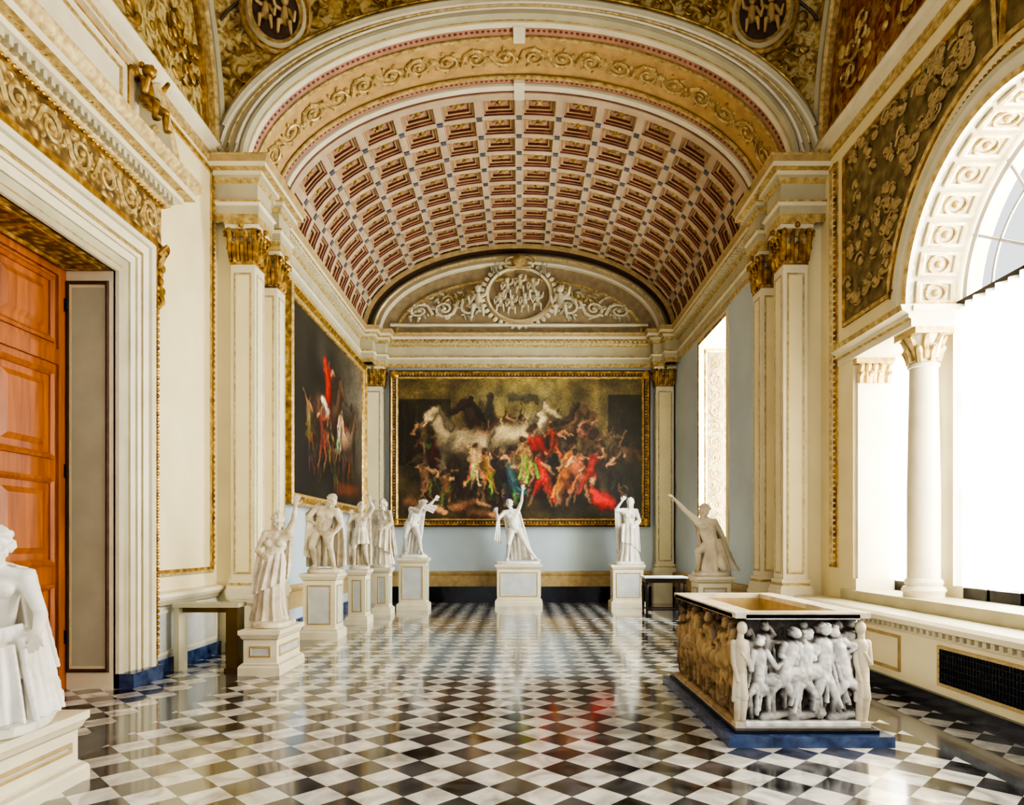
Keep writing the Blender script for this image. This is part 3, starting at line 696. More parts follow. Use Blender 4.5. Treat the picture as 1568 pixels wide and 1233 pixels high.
def spand(s):
    f=lambda y: YC+s*(y-YC)
    arc=[]
    for i in range(15):
        a=PI/2-(PI/2-.12)*i/14; arc.append((f(YC+1.86*math.cos(a)),ZI+1.86*math.sin(a)))
    pts=[(XN,p,q) for p,q in [(f(9.2),4.5),(f(9.2),6.8),(f(6.25),6.8)]+arc+[(f(8.05),4.5)]]
    mb.sweep(pts,(-1,0,0),[(0,0),(0,.03),(.04,.045),(.07,.02),(.07,0)],['gold','goldflat','gold','gold'],True,1 if s<0 else -1)
    mb.quad((XN-.01,f(9.2),4.5),(XN-.01,f(8.05),4.5),(XN-.01,f(8.05),6.8),(XN-.01,f(9.2),6.8),'orngrey')
    for i in range(14):
        (p,q),(p2,q2)=arc[i],arc[i+1]
        mb.quad((XN-.01,p,q),(XN-.01,p2,q2),(XN-.01,p2,6.8),(XN-.01,p,6.8),'orngrey')
    rng=random.Random(9)
    for k in range(110):
        y=rng.uniform(6.6,9.1); lo=4.6 if y>8.05 else ZI+math.sqrt(max(0,1.94**2-(y-YC)**2))+.08
        if lo>6.6: continue
        z=rng.uniform(lo+.08,6.72); a0=rng.random()*6; rr=rng.uniform(.06,.13)
        mb.tube([(XN-.03,f(y)+rr*(1-t/12)*math.cos(a0+t*.6),z+rr*(1-t/12)*math.sin(a0+t*.6)) for t in range(11)],.017,'tan',5)
        mb.ell((XN-.02,f(y),z),(.03,.04,.06),'tan',Matrix.Rotation(a0,3,'X'),7,5)
spand(1); spand(-1)
vframe(mb,XN,-1,9.36,9.6,1.25,6.85,[(0,0),(0,0.02),(0.03,0.03),(0.05,0)],['goldflat','gold','goldflat'])
for z in np.arange(1.3,6.9,0.08): mb.ell((XN-.03,9.42,float(z)),(.02,.03,.03),'gold',None,6,5)
mb.obj('trim_17')
mb=MB()
bx=3.97
mb.sweep([(bx+.02,Y0,0),(bx+.02,9.62,0),(XN,9.62,0)],(0,0,1),[(0,.15),(0,.66),(.03,.69),(.03,.73),(.09,.76),(.1,.81),(.06,.84),(-.42,.84)],['cream','white','white','goldflat','white','white','stone'],False,1)
mb.box(bx-.03,XN,Y0,9.62,0,.16,'black')
mb.box(XN-.05,XN+.0,3.2,9.2,.84,ZW,'stone')
y=Y0
while y<9.6: mb.box(bx-.05,bx+.02,y,y+.05,.70,.75,'stone'); y+=.1
for ya_,yb_ in ((4.4,6.45),(7.1,9.3)):
    mb.sweep([(bx+.02,ya_,.24),(bx+.02,yb_,.24),(bx+.02,yb_,.62),(bx+.02,ya_,.62)],(-1,0,0),[(0,0),(0,.025),(.03,.02),(.03,0)],'tan',True,-1)
mb.quad((bx+.012,4.42,.25),(bx+.012,6.43,.25),(bx+.012,6.43,.61),(bx+.012,4.42,.61),'vent')
y=4.45
while y<6.42: mb.box(bx+.0,bx+.014,y,y+.012,.26,.6,'dark'); y+=.04
for zz in (.3,.36,.42,.48,.54): mb.box(bx-.003,bx+.014,4.42,6.43,zz,zz+.008,'dark')
mb.obj('trim_18')
# ------------------------------------------------------------ paintings
def vnoise(h,w,cell,rng):
    gh,gw=int(h/cell)+3,int(w/cell)+3; g=rng.random((gh,gw))
    yy=np.arange(h)/cell; xx=np.arange(w)/cell; y0=yy.astype(int);x0=xx.astype(int); fy=(yy-y0)[:,None];fx=(xx-x0)[None,:]
    fy=fy*fy*(3-2*fy);fx=fx*fx*(3-2*fx)
    a=g[y0][:,x0];b=g[y0][:,x0+1];c=g[y0+1][:,x0];d=g[y0+1][:,x0+1]
    return (a*(1-fx)+b*fx)*(1-fy)+(c*(1-fx)+d*fx)*fy
class Canvas:
    def __init__(s,h,w,base,seed):
        s.h,s.w=h,w; s.rng=np.random.default_rng(seed); s.asp=w/h
        s.Y,s.X=np.meshgrid(np.linspace(0,1,h),np.linspace(0,s.asp,w),indexing='ij')
        s.img=np.stack(base(s.X/s.asp,s.Y),-1)*np.ones((h,w,3))
        nz=vnoise(h,w,34,s.rng)*.5+vnoise(h,w,14,s.rng)*.3+vnoise(h,w,5,s.rng)*.2
        s.img*=(0.5+1.0*nz)[:,:,None]
        s.wx=(vnoise(h,w,12,s.rng)-.5)*.03+(vnoise(h,w,4,s.rng)-.5)*.016; s.wy=(vnoise(h,w,12,s.rng)-.5)*.03+(vnoise(h,w,4,s.rng)-.5)*.016
    def cap(s,x0,y0,r0,x1,y1,r1,col,al=.85,soft=.55):
        R=max(r0,r1)*1.2+.03; a=max(0,int((min(x0,x1)-R)/s.asp*(s.w-1))); b=min(s.w,int((max(x0,x1)+R)/s.asp*(s.w-1))+2)
        c=max(0,int((min(y0,y1)-R)*(s.h-1))); d=min(s.h,int((max(y0,y1)+R)*(s.h-1))+2)
        if a>=b or c>=d: return
        X=s.X[c:d,a:b]+s.wx[c:d,a:b]; Y=s.Y[c:d,a:b]+s.wy[c:d,a:b]
        dx,dy=x1-x0,y1-y0; t=np.clip(((X-x0)*dx+(Y-y0)*dy)/(dx*dx+dy*dy+1e-9),0,1); px=X-x0-t*dx; py=Y-y0-t*dy
        r=r0+(r1-r0)*t; q=np.sqrt(px*px+py*py)/r; m=np.clip((1.2-q)/soft,0,1)*al
        sh=np.clip(1.0-.6*(px*.6+py*.8)/r,.25,1.6)*np.clip(1.25-.6*q,.4,1.2)
        s.img[c:d,a:b]=s.img[c:d,a:b]*(1-m[:,:,None])+np.clip(np.array(col)[None,None,:]*sh[:,:,None],0,1)*m[:,:,None]
    def person(s,x,y,h,cloth,skin,lean=0,rng=None):
        r=rng; k=h/7.5; hx=x+lean*h*.6
        s.cap(x-.3*k,y-4.2*k,1.7*k,x+.4*k,y-.8*k,1.4*k,[.08,.055,.035],.7,.9)
        for sg in(-1,1):
            kx=x+sg*r.uniform(.2,1.2)*k; s.cap(x+sg*.35*k,y-3.6*k,.6*k,kx,y-1.9*k,.42*k,cloth); s.cap(kx,y-1.9*k,.34*k,kx+r.uniform(-.8,.8)*k,y-.2*k,.22*k,[c*.75 for c in skin],.7)
        s.cap(x,y-3.7*k,.95*k,hx,y-5.8*k,.95*k,cloth)
        for q in range(4): s.cap(x+r.uniform(-.8,.8)*k,y-r.uniform(3,5)*k,.16*k,x+r.uniform(-1.8,1.8)*k,y-r.uniform(.6,2)*k,.26*k,[min(1,c*r.choice((.5,.7,1.35))) for c in cloth],.75)
        for sg in(-1,1):
            ex=hx+sg*r.uniform(.9,1.9)*k; ey=y-r.uniform(4.0,6.8)*k; s.cap(hx+sg*.6*k,y-5.9*k,.4*k,ex,ey,.3*k,cloth if r.random()<.5 else skin); s.cap(ex,ey,.28*k,ex+r.uniform(-1.3,1.3)*k,ey+r.uniform(-1.6,.9)*k,.19*k,skin)
        s.cap(hx,y-6.4*k,.28*k,hx,y-6.7*k,.27*k,[c*.8 for c in skin]); s.cap(hx+.08*k,y-7.0*k,.5*k,hx+.05*k,y-6.9*k,.42*k,skin,.9,.4); s.cap(hx-.1*k,y-7.35*k,.48*k,hx-.3*k,y-7.0*k,.4*k,(.14,.09,.05),.85)
    def horse(s,x,y,q,col,d=1):
        dk=[c*.55 for c in col]
        for a,b in ((-.30,-.38),(-.22,-.16),(.18,.36),(.26,.24)): s.cap(x+a*q*d,y-.42*q,.08*q,x+(a+b)/2*q*d,y-.22*q,.045*q,dk); s.cap(x+(a+b)/2*q*d,y-.22*q,.04*q,x+b*q*d,y,.025*q,dk)
        s.cap(x-.25*q*d,y-.5*q,.18*q,x+.2*q*d,y-.54*q,.17*q,col,.95); s.cap(x+.22*q*d,y-.6*q,.14*q,x+.38*q*d,y-.88*q,.08*q,col,.95); s.cap(x+.38*q*d,y-.9*q,.08*q,x+.56*q*d,y-.76*q,.045*q,col,.95)
        s.cap(x+.16*q*d,y-.7*q,.06*q,x+.33*q*d,y-.98*q,.03*q,dk); s.cap(x-.4*q*d,y-.55*q,.05*q,x-.5*q*d,y-.28*q,.03*q,dk)
    def done(s,g=.92):
        im=s.img
        im=(im+np.roll(im,1,0)+np.roll(im,1,1)+np.roll(im,-1,1)+np.roll(im,-1,0))/5
        im=im*(0.84+0.32*vnoise(s.h,s.w,2,s.rng))[:,:,None]*(0.75+.5*vnoise(s.h,s.w,30,s.rng))[:,:,None]
        im=im*g+np.array((.035,.026,.014)); return np.clip(im,0,1)
def canvas_obj(name,img,P):
    h,w,_=img.shape; vs=[P(i/(w-1),j/(h-1)) for j in range(h) for i in range(w)]
    fs=[(j*w+i,j*w+i+1,(j+1)*w+i+1,(j+1)*w+i) for j in range(h-1) for i in range(w-1)]
    me=bpy.data.meshes.new(name); me.from_pydata(vs,[],fs); me.materials.append(M['paint'])
    at=me.color_attributes.new('Col','FLOAT_COLOR','POINT')
    c=np.ones((h*w,4)); c[:,:3]=np.where(img<=.04045,img/12.92,((img+.055)/1.055)**2.4).reshape(-1,3)
    at.data.foreach_set('color',c.ravel()); o=bpy.data.objects.new(name,me); S.collection.objects.link(o); return o
def base1(U,Vv):
    sky=np.clip(1.1-Vv*1.3,0,1); e=np.clip(1.05-np.abs(U-.52)*1.5,0.25,1)
    return (.24+.30*sky*e, .20+.27*sky*e, .11+.14*sky*e)
cv=Canvas(290,504,base1,3); A=cv.asp; rr_=random.Random(12)
for (a,b,c,d) in ((.0,.15,.22,.62),(.86,.12,1.0,.95)):
    i0,i1=int(a*cv.w),int(c*cv.w); j0,j1=int(b*cv.h),int(d*cv.h); cv.img[j0:j1,i0:i1]*=.45
cv.cap(.52*A,.32,.10,.56*A,.42,.10,(.82,.78,.58),.75,1.0); cv.cap(.35*A,.16,.12,.62*A,.12,.10,(.48,.45,.30),.5,1.0); cv.cap(.72*A,.22,.1,.8*A,.3,.09,(.42,.38,.22),.5,1.0)
for k in range(4): cv.cap((.03+.05*k)*A,.2,.012,(.03+.05*k)*A,.6,.012,(.26,.21,.14),.5)
cv.cap(.46*A,.13,.035,.56*A,.15,.03,(.18,.18,.15),.7,.7); cv.cap(.38*A,.13,.025,.37*A,.3,.05,(.14,.13,.11),.8); cv.cap(.64*A,.3,.05,.68*A,.4,.04,(.22,.2,.14),.7,.7)
for k in range(8):
    u=rr_.uniform(.28,.75)*A; cv.cap(u,.5,.005,u+rr_.uniform(-.1,.1),.14+rr_.random()*.1,.004,(.16,.12,.07),.8)
cv.horse(.39*A,.64,.52,(.17,.12,.09),-1); cv.horse(.64*A,.66,.5,(.32,.23,.14),1)
SK=(.78,.57,.38)
cl=[(.24,.17,.10),(.38,.25,.12),(.52,.34,.14),(.16,.12,.09),(.46,.12,.07),(.30,.26,.18),(.56,.45,.28),(.20,.21,.16),(.40,.31,.18)]
for row,(yb_,h_,n_) in enumerate(((.56,.32,8),(.70,.36,9),(.86,.40,9))):
    for k in range(n_):
        u=(.06+.88*(k+.5)/n_+rr_.uniform(-.03,.03))
        if row==0 and not .28<u<.80: continue
        cc=cl[rr_.randrange(len(cl))]; dim=.55+.55*math.exp(-((u-.52)/.24)**2)
        cv.person(u*A,yb_+rr_.uniform(-.04,.04),h_*rr_.uniform(.85,1.1),[c*dim for c in cc],[c*dim*rr_.uniform(.8,1.0) for c in SK],rr_.uniform(-.35,.35),rr_)
cv.horse(.27*A,.74,.55,(.66,.58,.42),-1); cv.horse(.50*A,.66,.50,(.70,.62,.44),1)
key=[(.57,.84,.50,(.62,.10,.06)),(.60,.92,.40,(.80,.14,.07)),(.47,.92,.38,(.18,.34,.36)),(.42,.86,.36,(.15,.12,.10)),(.37,.84,.34,(.72,.50,.18)),(.53,.78,.36,(.74,.55,.30)),(.69,.92,.46,(.74,.40,.13)),(.75,.9,.38,(.66,.34,.18)),(.79,.80,.3,(.60,.12,.07)),(.32,.80,.34,(.74,.63,.42)),(.12,.88,.30,(.48,.34,.22)),(.20,.94,.28,(.42,.28,.16)),(.64,.60,.28,(.62,.18,.08)),(.11,.54,.26,(.36,.29,.18)),(.92,.86,.36,(.14,.12,.08))]
for u,y_,h_,c_ in key: cv.person(u*A,y_,h_,c_,SK,rr_.uniform(-.25,.25),rr_)
for (a,b,c,d) in ((.05,.88,.16,.93),(.24,.93,.33,.88),(.30,.96,.39,.97)): cv.cap(a*A,b,.045,c*A,d,.03,(.52,.34,.22)); cv.cap(c*A,d,.03,(c+.04)*A,d+.03,.02,SK)
cv.cap(.80*A,.80,.035,.85*A,.88,.07,(.86,.13,.08),.95); cv.cap(.83*A,.87,.065,.87*A,.90,.05,(.82,.11,.06),.95); cv.cap(.80*A,.75,.025,.79*A,.73,.022,SK)
img=cv.done()
pa=empty('framed_painting',(0,17.8,4))
x0,x1,z0,z1=-3.20,3.24,2.2,5.90
parent(canvas_obj('canvas',img,lambda u,v:(x0+(x1-x0)*u,17.86,z1-(z1-z0)*v)),pa)
mb=MB()
mb.sweep([(x0,17.86,z0),(x1,17.86,z0),(x1,17.86,z1),(x0,17.86,z1)],(0,-1,0),[(.02,.0),(.0,.02),(-.03,.05),(-.06,.03),(-.12,.05),(-.16,.09),(-.2,.06),(-.2,-.12)],['gold','goldflat','brown','brown','gold','brown','brown'],True,1)
n=80
for c_ in (z0-.09,z1+.09):
    for i in range(n): mb.ell((x0-.09+(x1-x0+.18)*i/(n-1),17.82,c_),(.03,.02,.03),'gold',None,6,4)
n=48
for i in range(n):
    for xx in (x0-.09,x1+.09): mb.ell((xx,17.82,z0+(z1-z0)*i/(n-1)),(.03,.02,.03),'gold',None,6,4)
for zz in(z0,z1):
    for xx in(x0,x1): mb.ell((xx+(-.08 if xx<0 else .08),17.8,zz+(-.08 if zz<3 else .08)),(.12,.04,.12),'gold')
parent(mb.obj('frame'),pa)
def base2(U,Vv):
    s=np.clip(1-Vv*1.4,0,1); r=np.clip((U-.5)*1.3,0,.5)*np.clip(1.2-Vv,0,1)
    return (.10+.06*s+.6*r,.095+.06*s+.56*r,.08+.05*s+.48*r)
cv=Canvas(210,280,base2,8); A=cv.asp; rr_=random.Random(5)
for k in range(16):
    u=rr_.uniform(.12,.92); cv.person(u*A,rr_.uniform(.66,.97),rr_.uniform(.3,.44),[c*.75 for c in cl[rr_.randrange(len(cl))]],[c*rr_.uniform(.5,.85) for c in SK],rr_.uniform(-.35,.35),rr_)
cv.horse(.44*A,.80,.62,(.30,.21,.15),1); cv.horse(.72*A,.84,.5,(.46,.36,.28),1)
cv.person(.42*A,.56,.42,(.64,.11,.07),SK,.1,rr_); cv.cap(.39*A,.2,.05,.43*A,.36,.07,(.66,.11,.07),.9); cv.person(.36*A,.84,.40,(.55,.22,.15),SK,-.2,rr_); cv.person(.58*A,.74,.36,(.6,.5,.4),SK,.2,rr_); cv.cap(.36*A,.42,.04,.42*A,.46,.035,(.78,.7,.6),.85); cv.cap(.6*A,.92,.06,.9*A,.9,.06,(.42,.18,.08),.7)
img=cv.done(.95)
pb=empty('framed_painting',(-3.9,14.2,4))
y0_,y1_,za_,zb_=11.75,17.0,2.45,5.85
parent(canvas_obj('canvas',img,lambda u,v:(-3.93,y0_+(y1_-y0_)*u,zb_-(zb_-za_)*v)),pb)
mb=MB()
mb.sweep([(-3.93,y0_,za_),(-3.93,y1_,za_),(-3.93,y1_,zb_),(-3.93,y0_,zb_)],(1,0,0),[(.02,.0),(0,.03),(-.05,.06),(-.1,.04),(-.16,.09),(-.2,.06),(-.2,-.14)],['gold','goldflat','gold','gold','goldflat','gold'],True,1)
parent(mb.obj('frame'),pb)
# ------------------------------------------------------------ pedestals
def pedestal(x0,x1,y0,y1,h,m='white',name='statue_pedestal'):
    mb=MB(); b=min(.12,h*.18); e=.05
    mb.box(x0,x1,y0,y1,0,b,m)
    cx0,cx1,cy0,cy1=x0+e,x1-e,y0+e,y1-e
    loop=[(cx0,cy0),(cx1,cy0),(cx1,cy1),(cx0,cy1)]
    mb.sweep([(p,q,b) for p,q in loop],(0,0,1),[(-e,0),(-e+.01,.02),(-.02,.04),(0,.05),(0,h-b-.12),(-.02,h-b-.1),(-.03,h-b-.07),(-e,h-b-.05),(-e,h-b),(.02,h-b)],['white','stone','white','white','stone','white','white','white','white'],True,1)
    mb.quad((cx0,cy0,h-.001),(cx1,cy0,h-.001),(cx1,cy1,h-.001),(cx0,cy1,h-.001),m)
    g=.07; zb,zt=b+.05+g,h-.12-g
    if zt-zb>.05:
        for (pa_,pb_,n) in (((cx0+g,cy0),(cx1-g,cy0),(0,-1,0)),((cx1,cy0+g),(cx1,cy1-g),(1,0,0)),((cx0,cy1-g),(cx0,cy0+g),(-1,0,0))):
            pts=[(*pa_,zb),(*pb_,zb),(*pb_,zt),(*pa_,zt)]
            mb.sweep(pts,n,[(0,0),(0,.012),(.02,.016),(.03,.004),(.03,0)],['stone','tan','stone','stone'],True,1)
            nn=V(n)*.004; mb.poly([V(p)+nn for p in pts],'pedpanel')
    return mb.obj(name,loc=((x0+x1)/2,(y0+y1)/2,0))
# ------------------------------------------------------------ figures
def frame_of(fd,ud):
    ud=V(ud).normalized(); fd=V(fd); fd=(fd-ud*fd.dot(ud)).normalized(); rt=fd.cross(ud).normalized()
    return Matrix((rt,fd,ud)).transposed()
def head(mb,c,fd,ud,rng,s=1.0,longhair=False):
    Q=frame_of(fd,ud); c=V(c)
    def P(a,b,d): return c+Q@V((a*s,b*s,d*s))
    mb.ell(P(0,-.005,.02),(.074*s,.092*s,.09*s),'x',Q,16,12)
    mb.ell(P(0,.03,-.045),(.052*s,.058*s,.07*s),'x',Q,14,10)
    mb.caps(P(0,.084,.02),.010*s,P(0,.108,-.022),.014*s); mb.ell(P(0,.082,-.05),(.024*s,.012*s,.008*s),'x',Q,8,6); mb.ell(P(0,.075,-.085),(.022*s,.018*s,.016*s),'x',Q,8,6)
    mb.caps(P(-.045,.07,.028),.012*s,P(.045,.07,.028),.012*s)
    for t in(-1,1):
        mb.ell(P(.03*t,.077,.008),(.014*s,.009*s,.009*s),'x',Q,8,6); mb.ell(P(.074*t,0,-.01),(.012*s,.022*s,.032*s),'x',Q,8,6); mb.ell(P(.042*t,.055,-.03),(.022*s,.022*s,.025*s),'x',Q,8,6)
    for k in range(60):
        a=rng.uniform(0,2*PI); ph=rng.uniform(0,1.75); d=V((math.sin(ph)*math.cos(a),math.sin(ph)*math.sin(a),math.cos(ph)))
        if d.y>.45 and d.z<.55: continue
        mb.ell(P(d.x*.08,d.y*.096-.008,d.z*.098+.02),rng.uniform(.016,.026)*s,'x',None,7,5)
    if longhair:
        mb.ell(P(0,-.11,-.02),(.045*s,.045*s,.05*s),'x',Q,10,8)
        for t in(-1,1): mb.caps(P(.05*t,-.06,-.04),.025*s,P(.07*t,-.03,-.16),.014*s)
def hand(mb,w,dr,nrm,s=1.0,curl=.5,thumb=1):
    dr=V(dr).normalized(); nrm=V(nrm); nrm=(nrm-dr*nrm.dot(dr))
    if nrm.length<.05: nrm=dr.cross(V((.3,.8,.1)))
    nrm.normalize(); sd=dr.cross(nrm).normalized(); w=V(w)
    mb.caps(w,.026*s,w+dr*.03*s,.027*s)
    for k in (-1,0,1): mb.caps(w+dr*.02*s+sd*k*.013*s,.017*s,w+dr*.085*s+sd*k*.022*s,.0155*s)
    for k,(ln) in enumerate((.062,.075,.08,.07)):
        o=(k-1.5)*.021*s*1.15; b=w+dr*.09*s+sd*o; d1=(dr+sd*(k-1.5)*.1-nrm*curl*.5).normalized(); d2=(dr-nrm*curl*1.3).normalized()
        m1=b+d1*ln*.5*s; mb.caps(b,.0105*s,m1,.0098*s,'x',8); mb.caps(m1,.0098*s,m1+d2*ln*.5*s,.008*s,'x',8)
    b=w+dr*.03*s+sd*thumb*.026*s; d1=(dr*.6+sd*thumb*.8-nrm*.2).normalized(); m1=b+d1*.045*s; mb.caps(b,.014*s,m1,.012*s,'x',8); mb.caps(m1,.012*s,m1+(dr*.9+sd*thumb*.25-nrm*.3).normalized()*.035*s,.0095*s,'x',8)
def body(mb,J,rng,s=1.0,female=False):
    g={k:V(v) for k,v in J.items()}
    pel,ch,nk,hd=g['pel'],g['ch'],g['nk'],g['hd']
    up=(nk-pel).normalized(); sh=(g['shR']-g['shL']).normalized(); fw=V(J.get('fw',(0,-1,0))); fw=(fw-up*fw.dot(up)).normalized()
    hp=V(J.get('hip',sh)).normalized(); Q=Matrix((sh,fw,sh.cross(fw))).transposed()
    hw=.095*s; hL=pel-hp*hw; hR=pel+hp*hw
    mb.caps(hL+up*.02*s,.098*s,hR+up*.02*s,.098*s); mb.ell(pel+up*.05*s,(.15*s,.105*s,.11*s),'x',frame_of(fw,up))
    for h in(hL,hR): mb.ell(h-fw*.05*s-up*.02*s,(.09*s,.085*s,.095*s),'x')
    wa=pel.lerp(ch,.5); wr=.098 if not female else .085
    mb.caps(pel+up*.06*s,.118*s,wa,wr*1.12*s); mb.caps(wa,wr*1.12*s,ch,.125*s); mb.caps(wa-sh*.035*s,wr*s,ch-sh*.04*s,.11*s); mb.caps(wa+sh*.035*s,wr*s,ch+sh*.04*s,.11*s)
    if female:
        for t in(-1,1): mb.ell(ch+fw*.09*s+sh*t*.07*s+up*.02*s,.058*s,'x')
    else:
        for t in(-1,1):
            mb.ell(ch+fw*.075*s+sh*t*.07*s+up*.05*s,(.078*s,.05*s,.06*s),'x',Q)
            for q in range(3): mb.ell(pel.lerp(ch,.25+.22*q)+fw*.095*s+sh*t*.032*s,(.032*s,.025*s,.035*s),'x',Q,8,6)
    mb.caps(ch+up*.05*s,.12*s,ch.lerp(nk,.7),.07*s)
    for a in('L','R'):
        S_=g['sh'+a];E=g['el'+a];W=g['wr'+a];K=g['kn'+a];A=g['an'+a];H=hL if a=='L' else hR
        mb.caps(nk-up*.03*s,.05*s,S_,.058*s); mb.caps(ch+up*.04*s,.10*s,S_-up*.03*s,.06*s); mb.ell(S_,.065*s,'x')
        am=S_.lerp(E,.45); mb.caps(S_,.056*s,am,.052*s); mb.caps(am,.052*s,E,.038*s)
        fm=E.lerp(W,.3); mb.caps(E,.038*s,fm,.042*s); mb.caps(fm,.042*s,W,.025*s)
        hand(mb,W,(W-E),V(J.get('hn'+a,fw)),s,.55,1 if a=='R' else -1)
        tm=H.lerp(K,.35); mb.caps(H,.095*s,tm,.09*s); mb.caps(tm,.09*s,K,.056*s); mb.ell(K,.058*s,'x')
        cv=K.lerp(A,.3); lg=(A-K).normalized(); bk=-(V(J.get('t'+a,(0,-1,0)))); bk=(bk-lg*bk.dot(lg)); bk=bk.normalized() if bk.length>.01 else bk
        mb.caps(K,.05*s,cv+bk*.015*s,.058*s); mb.caps(cv+bk*.015*s,.058*s,A,.034*s)
        td=V(J.get('t'+a,(0,-1,0))).normalized(); mb.ell(A-td*.03*s+V((0,0,-.035*s)),.036*s,'x')
        sdv=td.cross(V((0,0,1))).normalized() if abs(td.z)<.9 else V((1,0,0))
        mb.caps(A+V((0,0,-.01*s)),.036*s,A+td*.11*s+V((0,0,-.045*s)),.03*s)
        for k in range(5):
            b=A+td*(.12-.006*k)*s+sdv*(k-2)*.016*s+V((0,0,-.052*s)); mb.caps(b,.013*s,b+td*.04*s,.010*s,'x',7)
    mb.caps(nk-up*.02*s,.056*s,nk.lerp(hd,.6),.05*s)
    head(mb,hd,V(J['face']),(hd-nk),rng,s*1.05,longhair=female)
def drape(mb,A,B,n,folds=5,amp=.03,th=.018,sag=0.0,nu=40,nv=14):
    A=[V(p) for p in A];B=[V(p) for p in B];n=V(n).normalized()
    def pl(P,t):
        t=t*(len(P)-1); i=min(int(t),len(P)-2); return P[i].lerp(P[i+1],t-i)
    G=[]
    for j in range(nv+1):
        v=j/nv; row=[]
        for i in range(nu+1):
            u=i/nu; p=pl(A,u).lerp(pl(B,u),v); d=amp*(.35+.65*v)*(math.sin(2*PI*folds*u+1.2*v)+.4*math.sin(2*PI*folds*2.3*u+2)); row.append(p+n*(d+sag*math.sin(PI*v)))
        G.append(row)
    vs=[p+n*th for r in G for p in r]+[p-n*th for r in G for p in r]; W=nu+1; O=W*(nv+1); fs=[]
    for j in range(nv):
        for i in range(nu):
            a=j*W+i; fs.append((a,a+1,a+W+1,a+W)); fs.append((O+a,O+a+W,O+a+W+1,O+a+1))
    for i in range(nu): fs.append((i,O+i,O+i+1,i+1)); a=nv*W+i; fs.append((a,a+1,O+a+1,O+a))
    for j in range(nv): a=j*W; fs.append((a,a+W,O+a+W,O+a)); a=j*W+nu; fs.append((a,O+a,O+a+W,a+W))
    mb.add(vs,fs,'x')
def skirt(mb,rings,folds=11,amp=.07,ph=0,seg=80):
    out=[];n=len(rings)
    for j,(c,rx,ry) in enumerate(rings):
        v=j/(n-1);r=[]
        for k in range(seg):
            a=2*PI*k/seg; f=1+amp*(.25+.9*v)*(math.sin(folds*a+ph+v*1.0)+.45*math.sin(folds*1.7*a+ph*2)) ; r.append(V(c)+V((rx*f*math.cos(a),ry*f*math.sin(a),0)))
        out.append(r)
    mb.loft(out)
def statue(build,pos,mat='marble',scale=1.0,rz=0,vox=.0085,seed=1,base=(.42,.3)):
    mb=MB(); rng=random.Random(seed); build(mb,rng)
    r1=[];r2=[];r3=[]
    for k in range(28):
        a=2*PI*k/28; q=(abs(math.cos(a))**4+abs(math.sin(a))**4)**-.25*(1+.04*math.sin(5*a+seed)); r1.append(V((base[0]*q*math.cos(a),base[1]*q*math.sin(a),0))); r2.append(V((base[0]*q*.98*math.cos(a),base[1]*q*.98*math.sin(a),.06))); r3.append(V((base[0]*q*.9*math.cos(a),base[1]*q*.9*math.sin(a),.075)))
    mb.loft([r1,r2,r3])
    o=mb.obj('marble_statue',smooth=True,ang=180); o.data.materials.clear(); o.data.materials.append(M[mat])
    for p in o.data.polygons: p.material_index=0
    md=o.modifiers.new('remesh','REMESH'); md.mode='VOXEL'; md.voxel_size=vox; md.use_smooth_shade=True
    sm=o.modifiers.new('smooth','SMOOTH'); sm.factor=.5; sm.iterations=2
    o.location=(pos[0],pos[1],pos[2]+.004); o.scale=(scale,)*3; o.rotation_euler=(0,0,rz)
    return o
def J(**k): return k
def s_center(mb,r):
    j=J(pel=(-.06,0,.84),ch=(-.13,0,1.16),nk=(-.17,-.01,1.38),hd=(-.2,-.05,1.50),shL=(-.34,-.02,1.30),elL=(-.50,-.12,1.12),wrL=(-.52,-.28,1.28),shR=(0,0,1.33),elR=(.10,-.02,1.58),wrR=(.12,-.06,1.84),
      knL=(-.22,-.16,.50),anL=(-.26,.02,.14),knR=(.2,-.06,.50),anR=(.46,.02,.14),tL=(-.3,-1,0),tR=(.7,-.7,0),face=(-.3,-1,.25),hnR=(0,-1,0))
    body(mb,j,r); drape(mb,[(-.38,.06,1.33),(-.1,.1,1.36),(.06,.08,1.36)],[(-.2,.16,.1),(.05,.2,.1),(.42,.16,.1)],(0,1,0),5,.04,.02,.05)
    drape(mb,[(-.52,-.12,1.15),(-.45,-.08,1.2)],[(-.6,-.06,.6),(-.42,.0,.5)],(.3,-1,0),3,.02)
def s_lean(mb,r):
    j=J(pel=(-.06,.02,.80),ch=(.02,0,1.07),nk=(.12,-.02,1.24),hd=(.21,-.06,1.33),shL=(-.06,-.05,1.22),elL=(.16,-.2,1.12),wrL=(.28,-.25,1.3),shR=(.2,.05,1.12),elR=(.38,0,1.3),wrR=(.52,-.02,1.44),
      knL=(-.2,-.06,.5),anL=(-.2,.06,.14),knR=(.16,-.18,.52),anR=(.2,0,.14),tL=(-.1,-1,0),tR=(.6,-1,0),face=(.8,-.6,.1))
    body(mb,j,r); drape(mb,[(-.12,.1,1.24),(.05,.1,1.3),(.3,.08,1.25)],[(-.32,.14,.12),(-.1,.18,.1),(.15,.14,.1)],(-.2,1,0),5,.04,.02)
    drape(mb,[(.1,-.1,1.3),(.36,-.05,1.34)],[(.5,-.1,1.1),(.6,0,1.3)],(.1,-1,.2),3,.02)
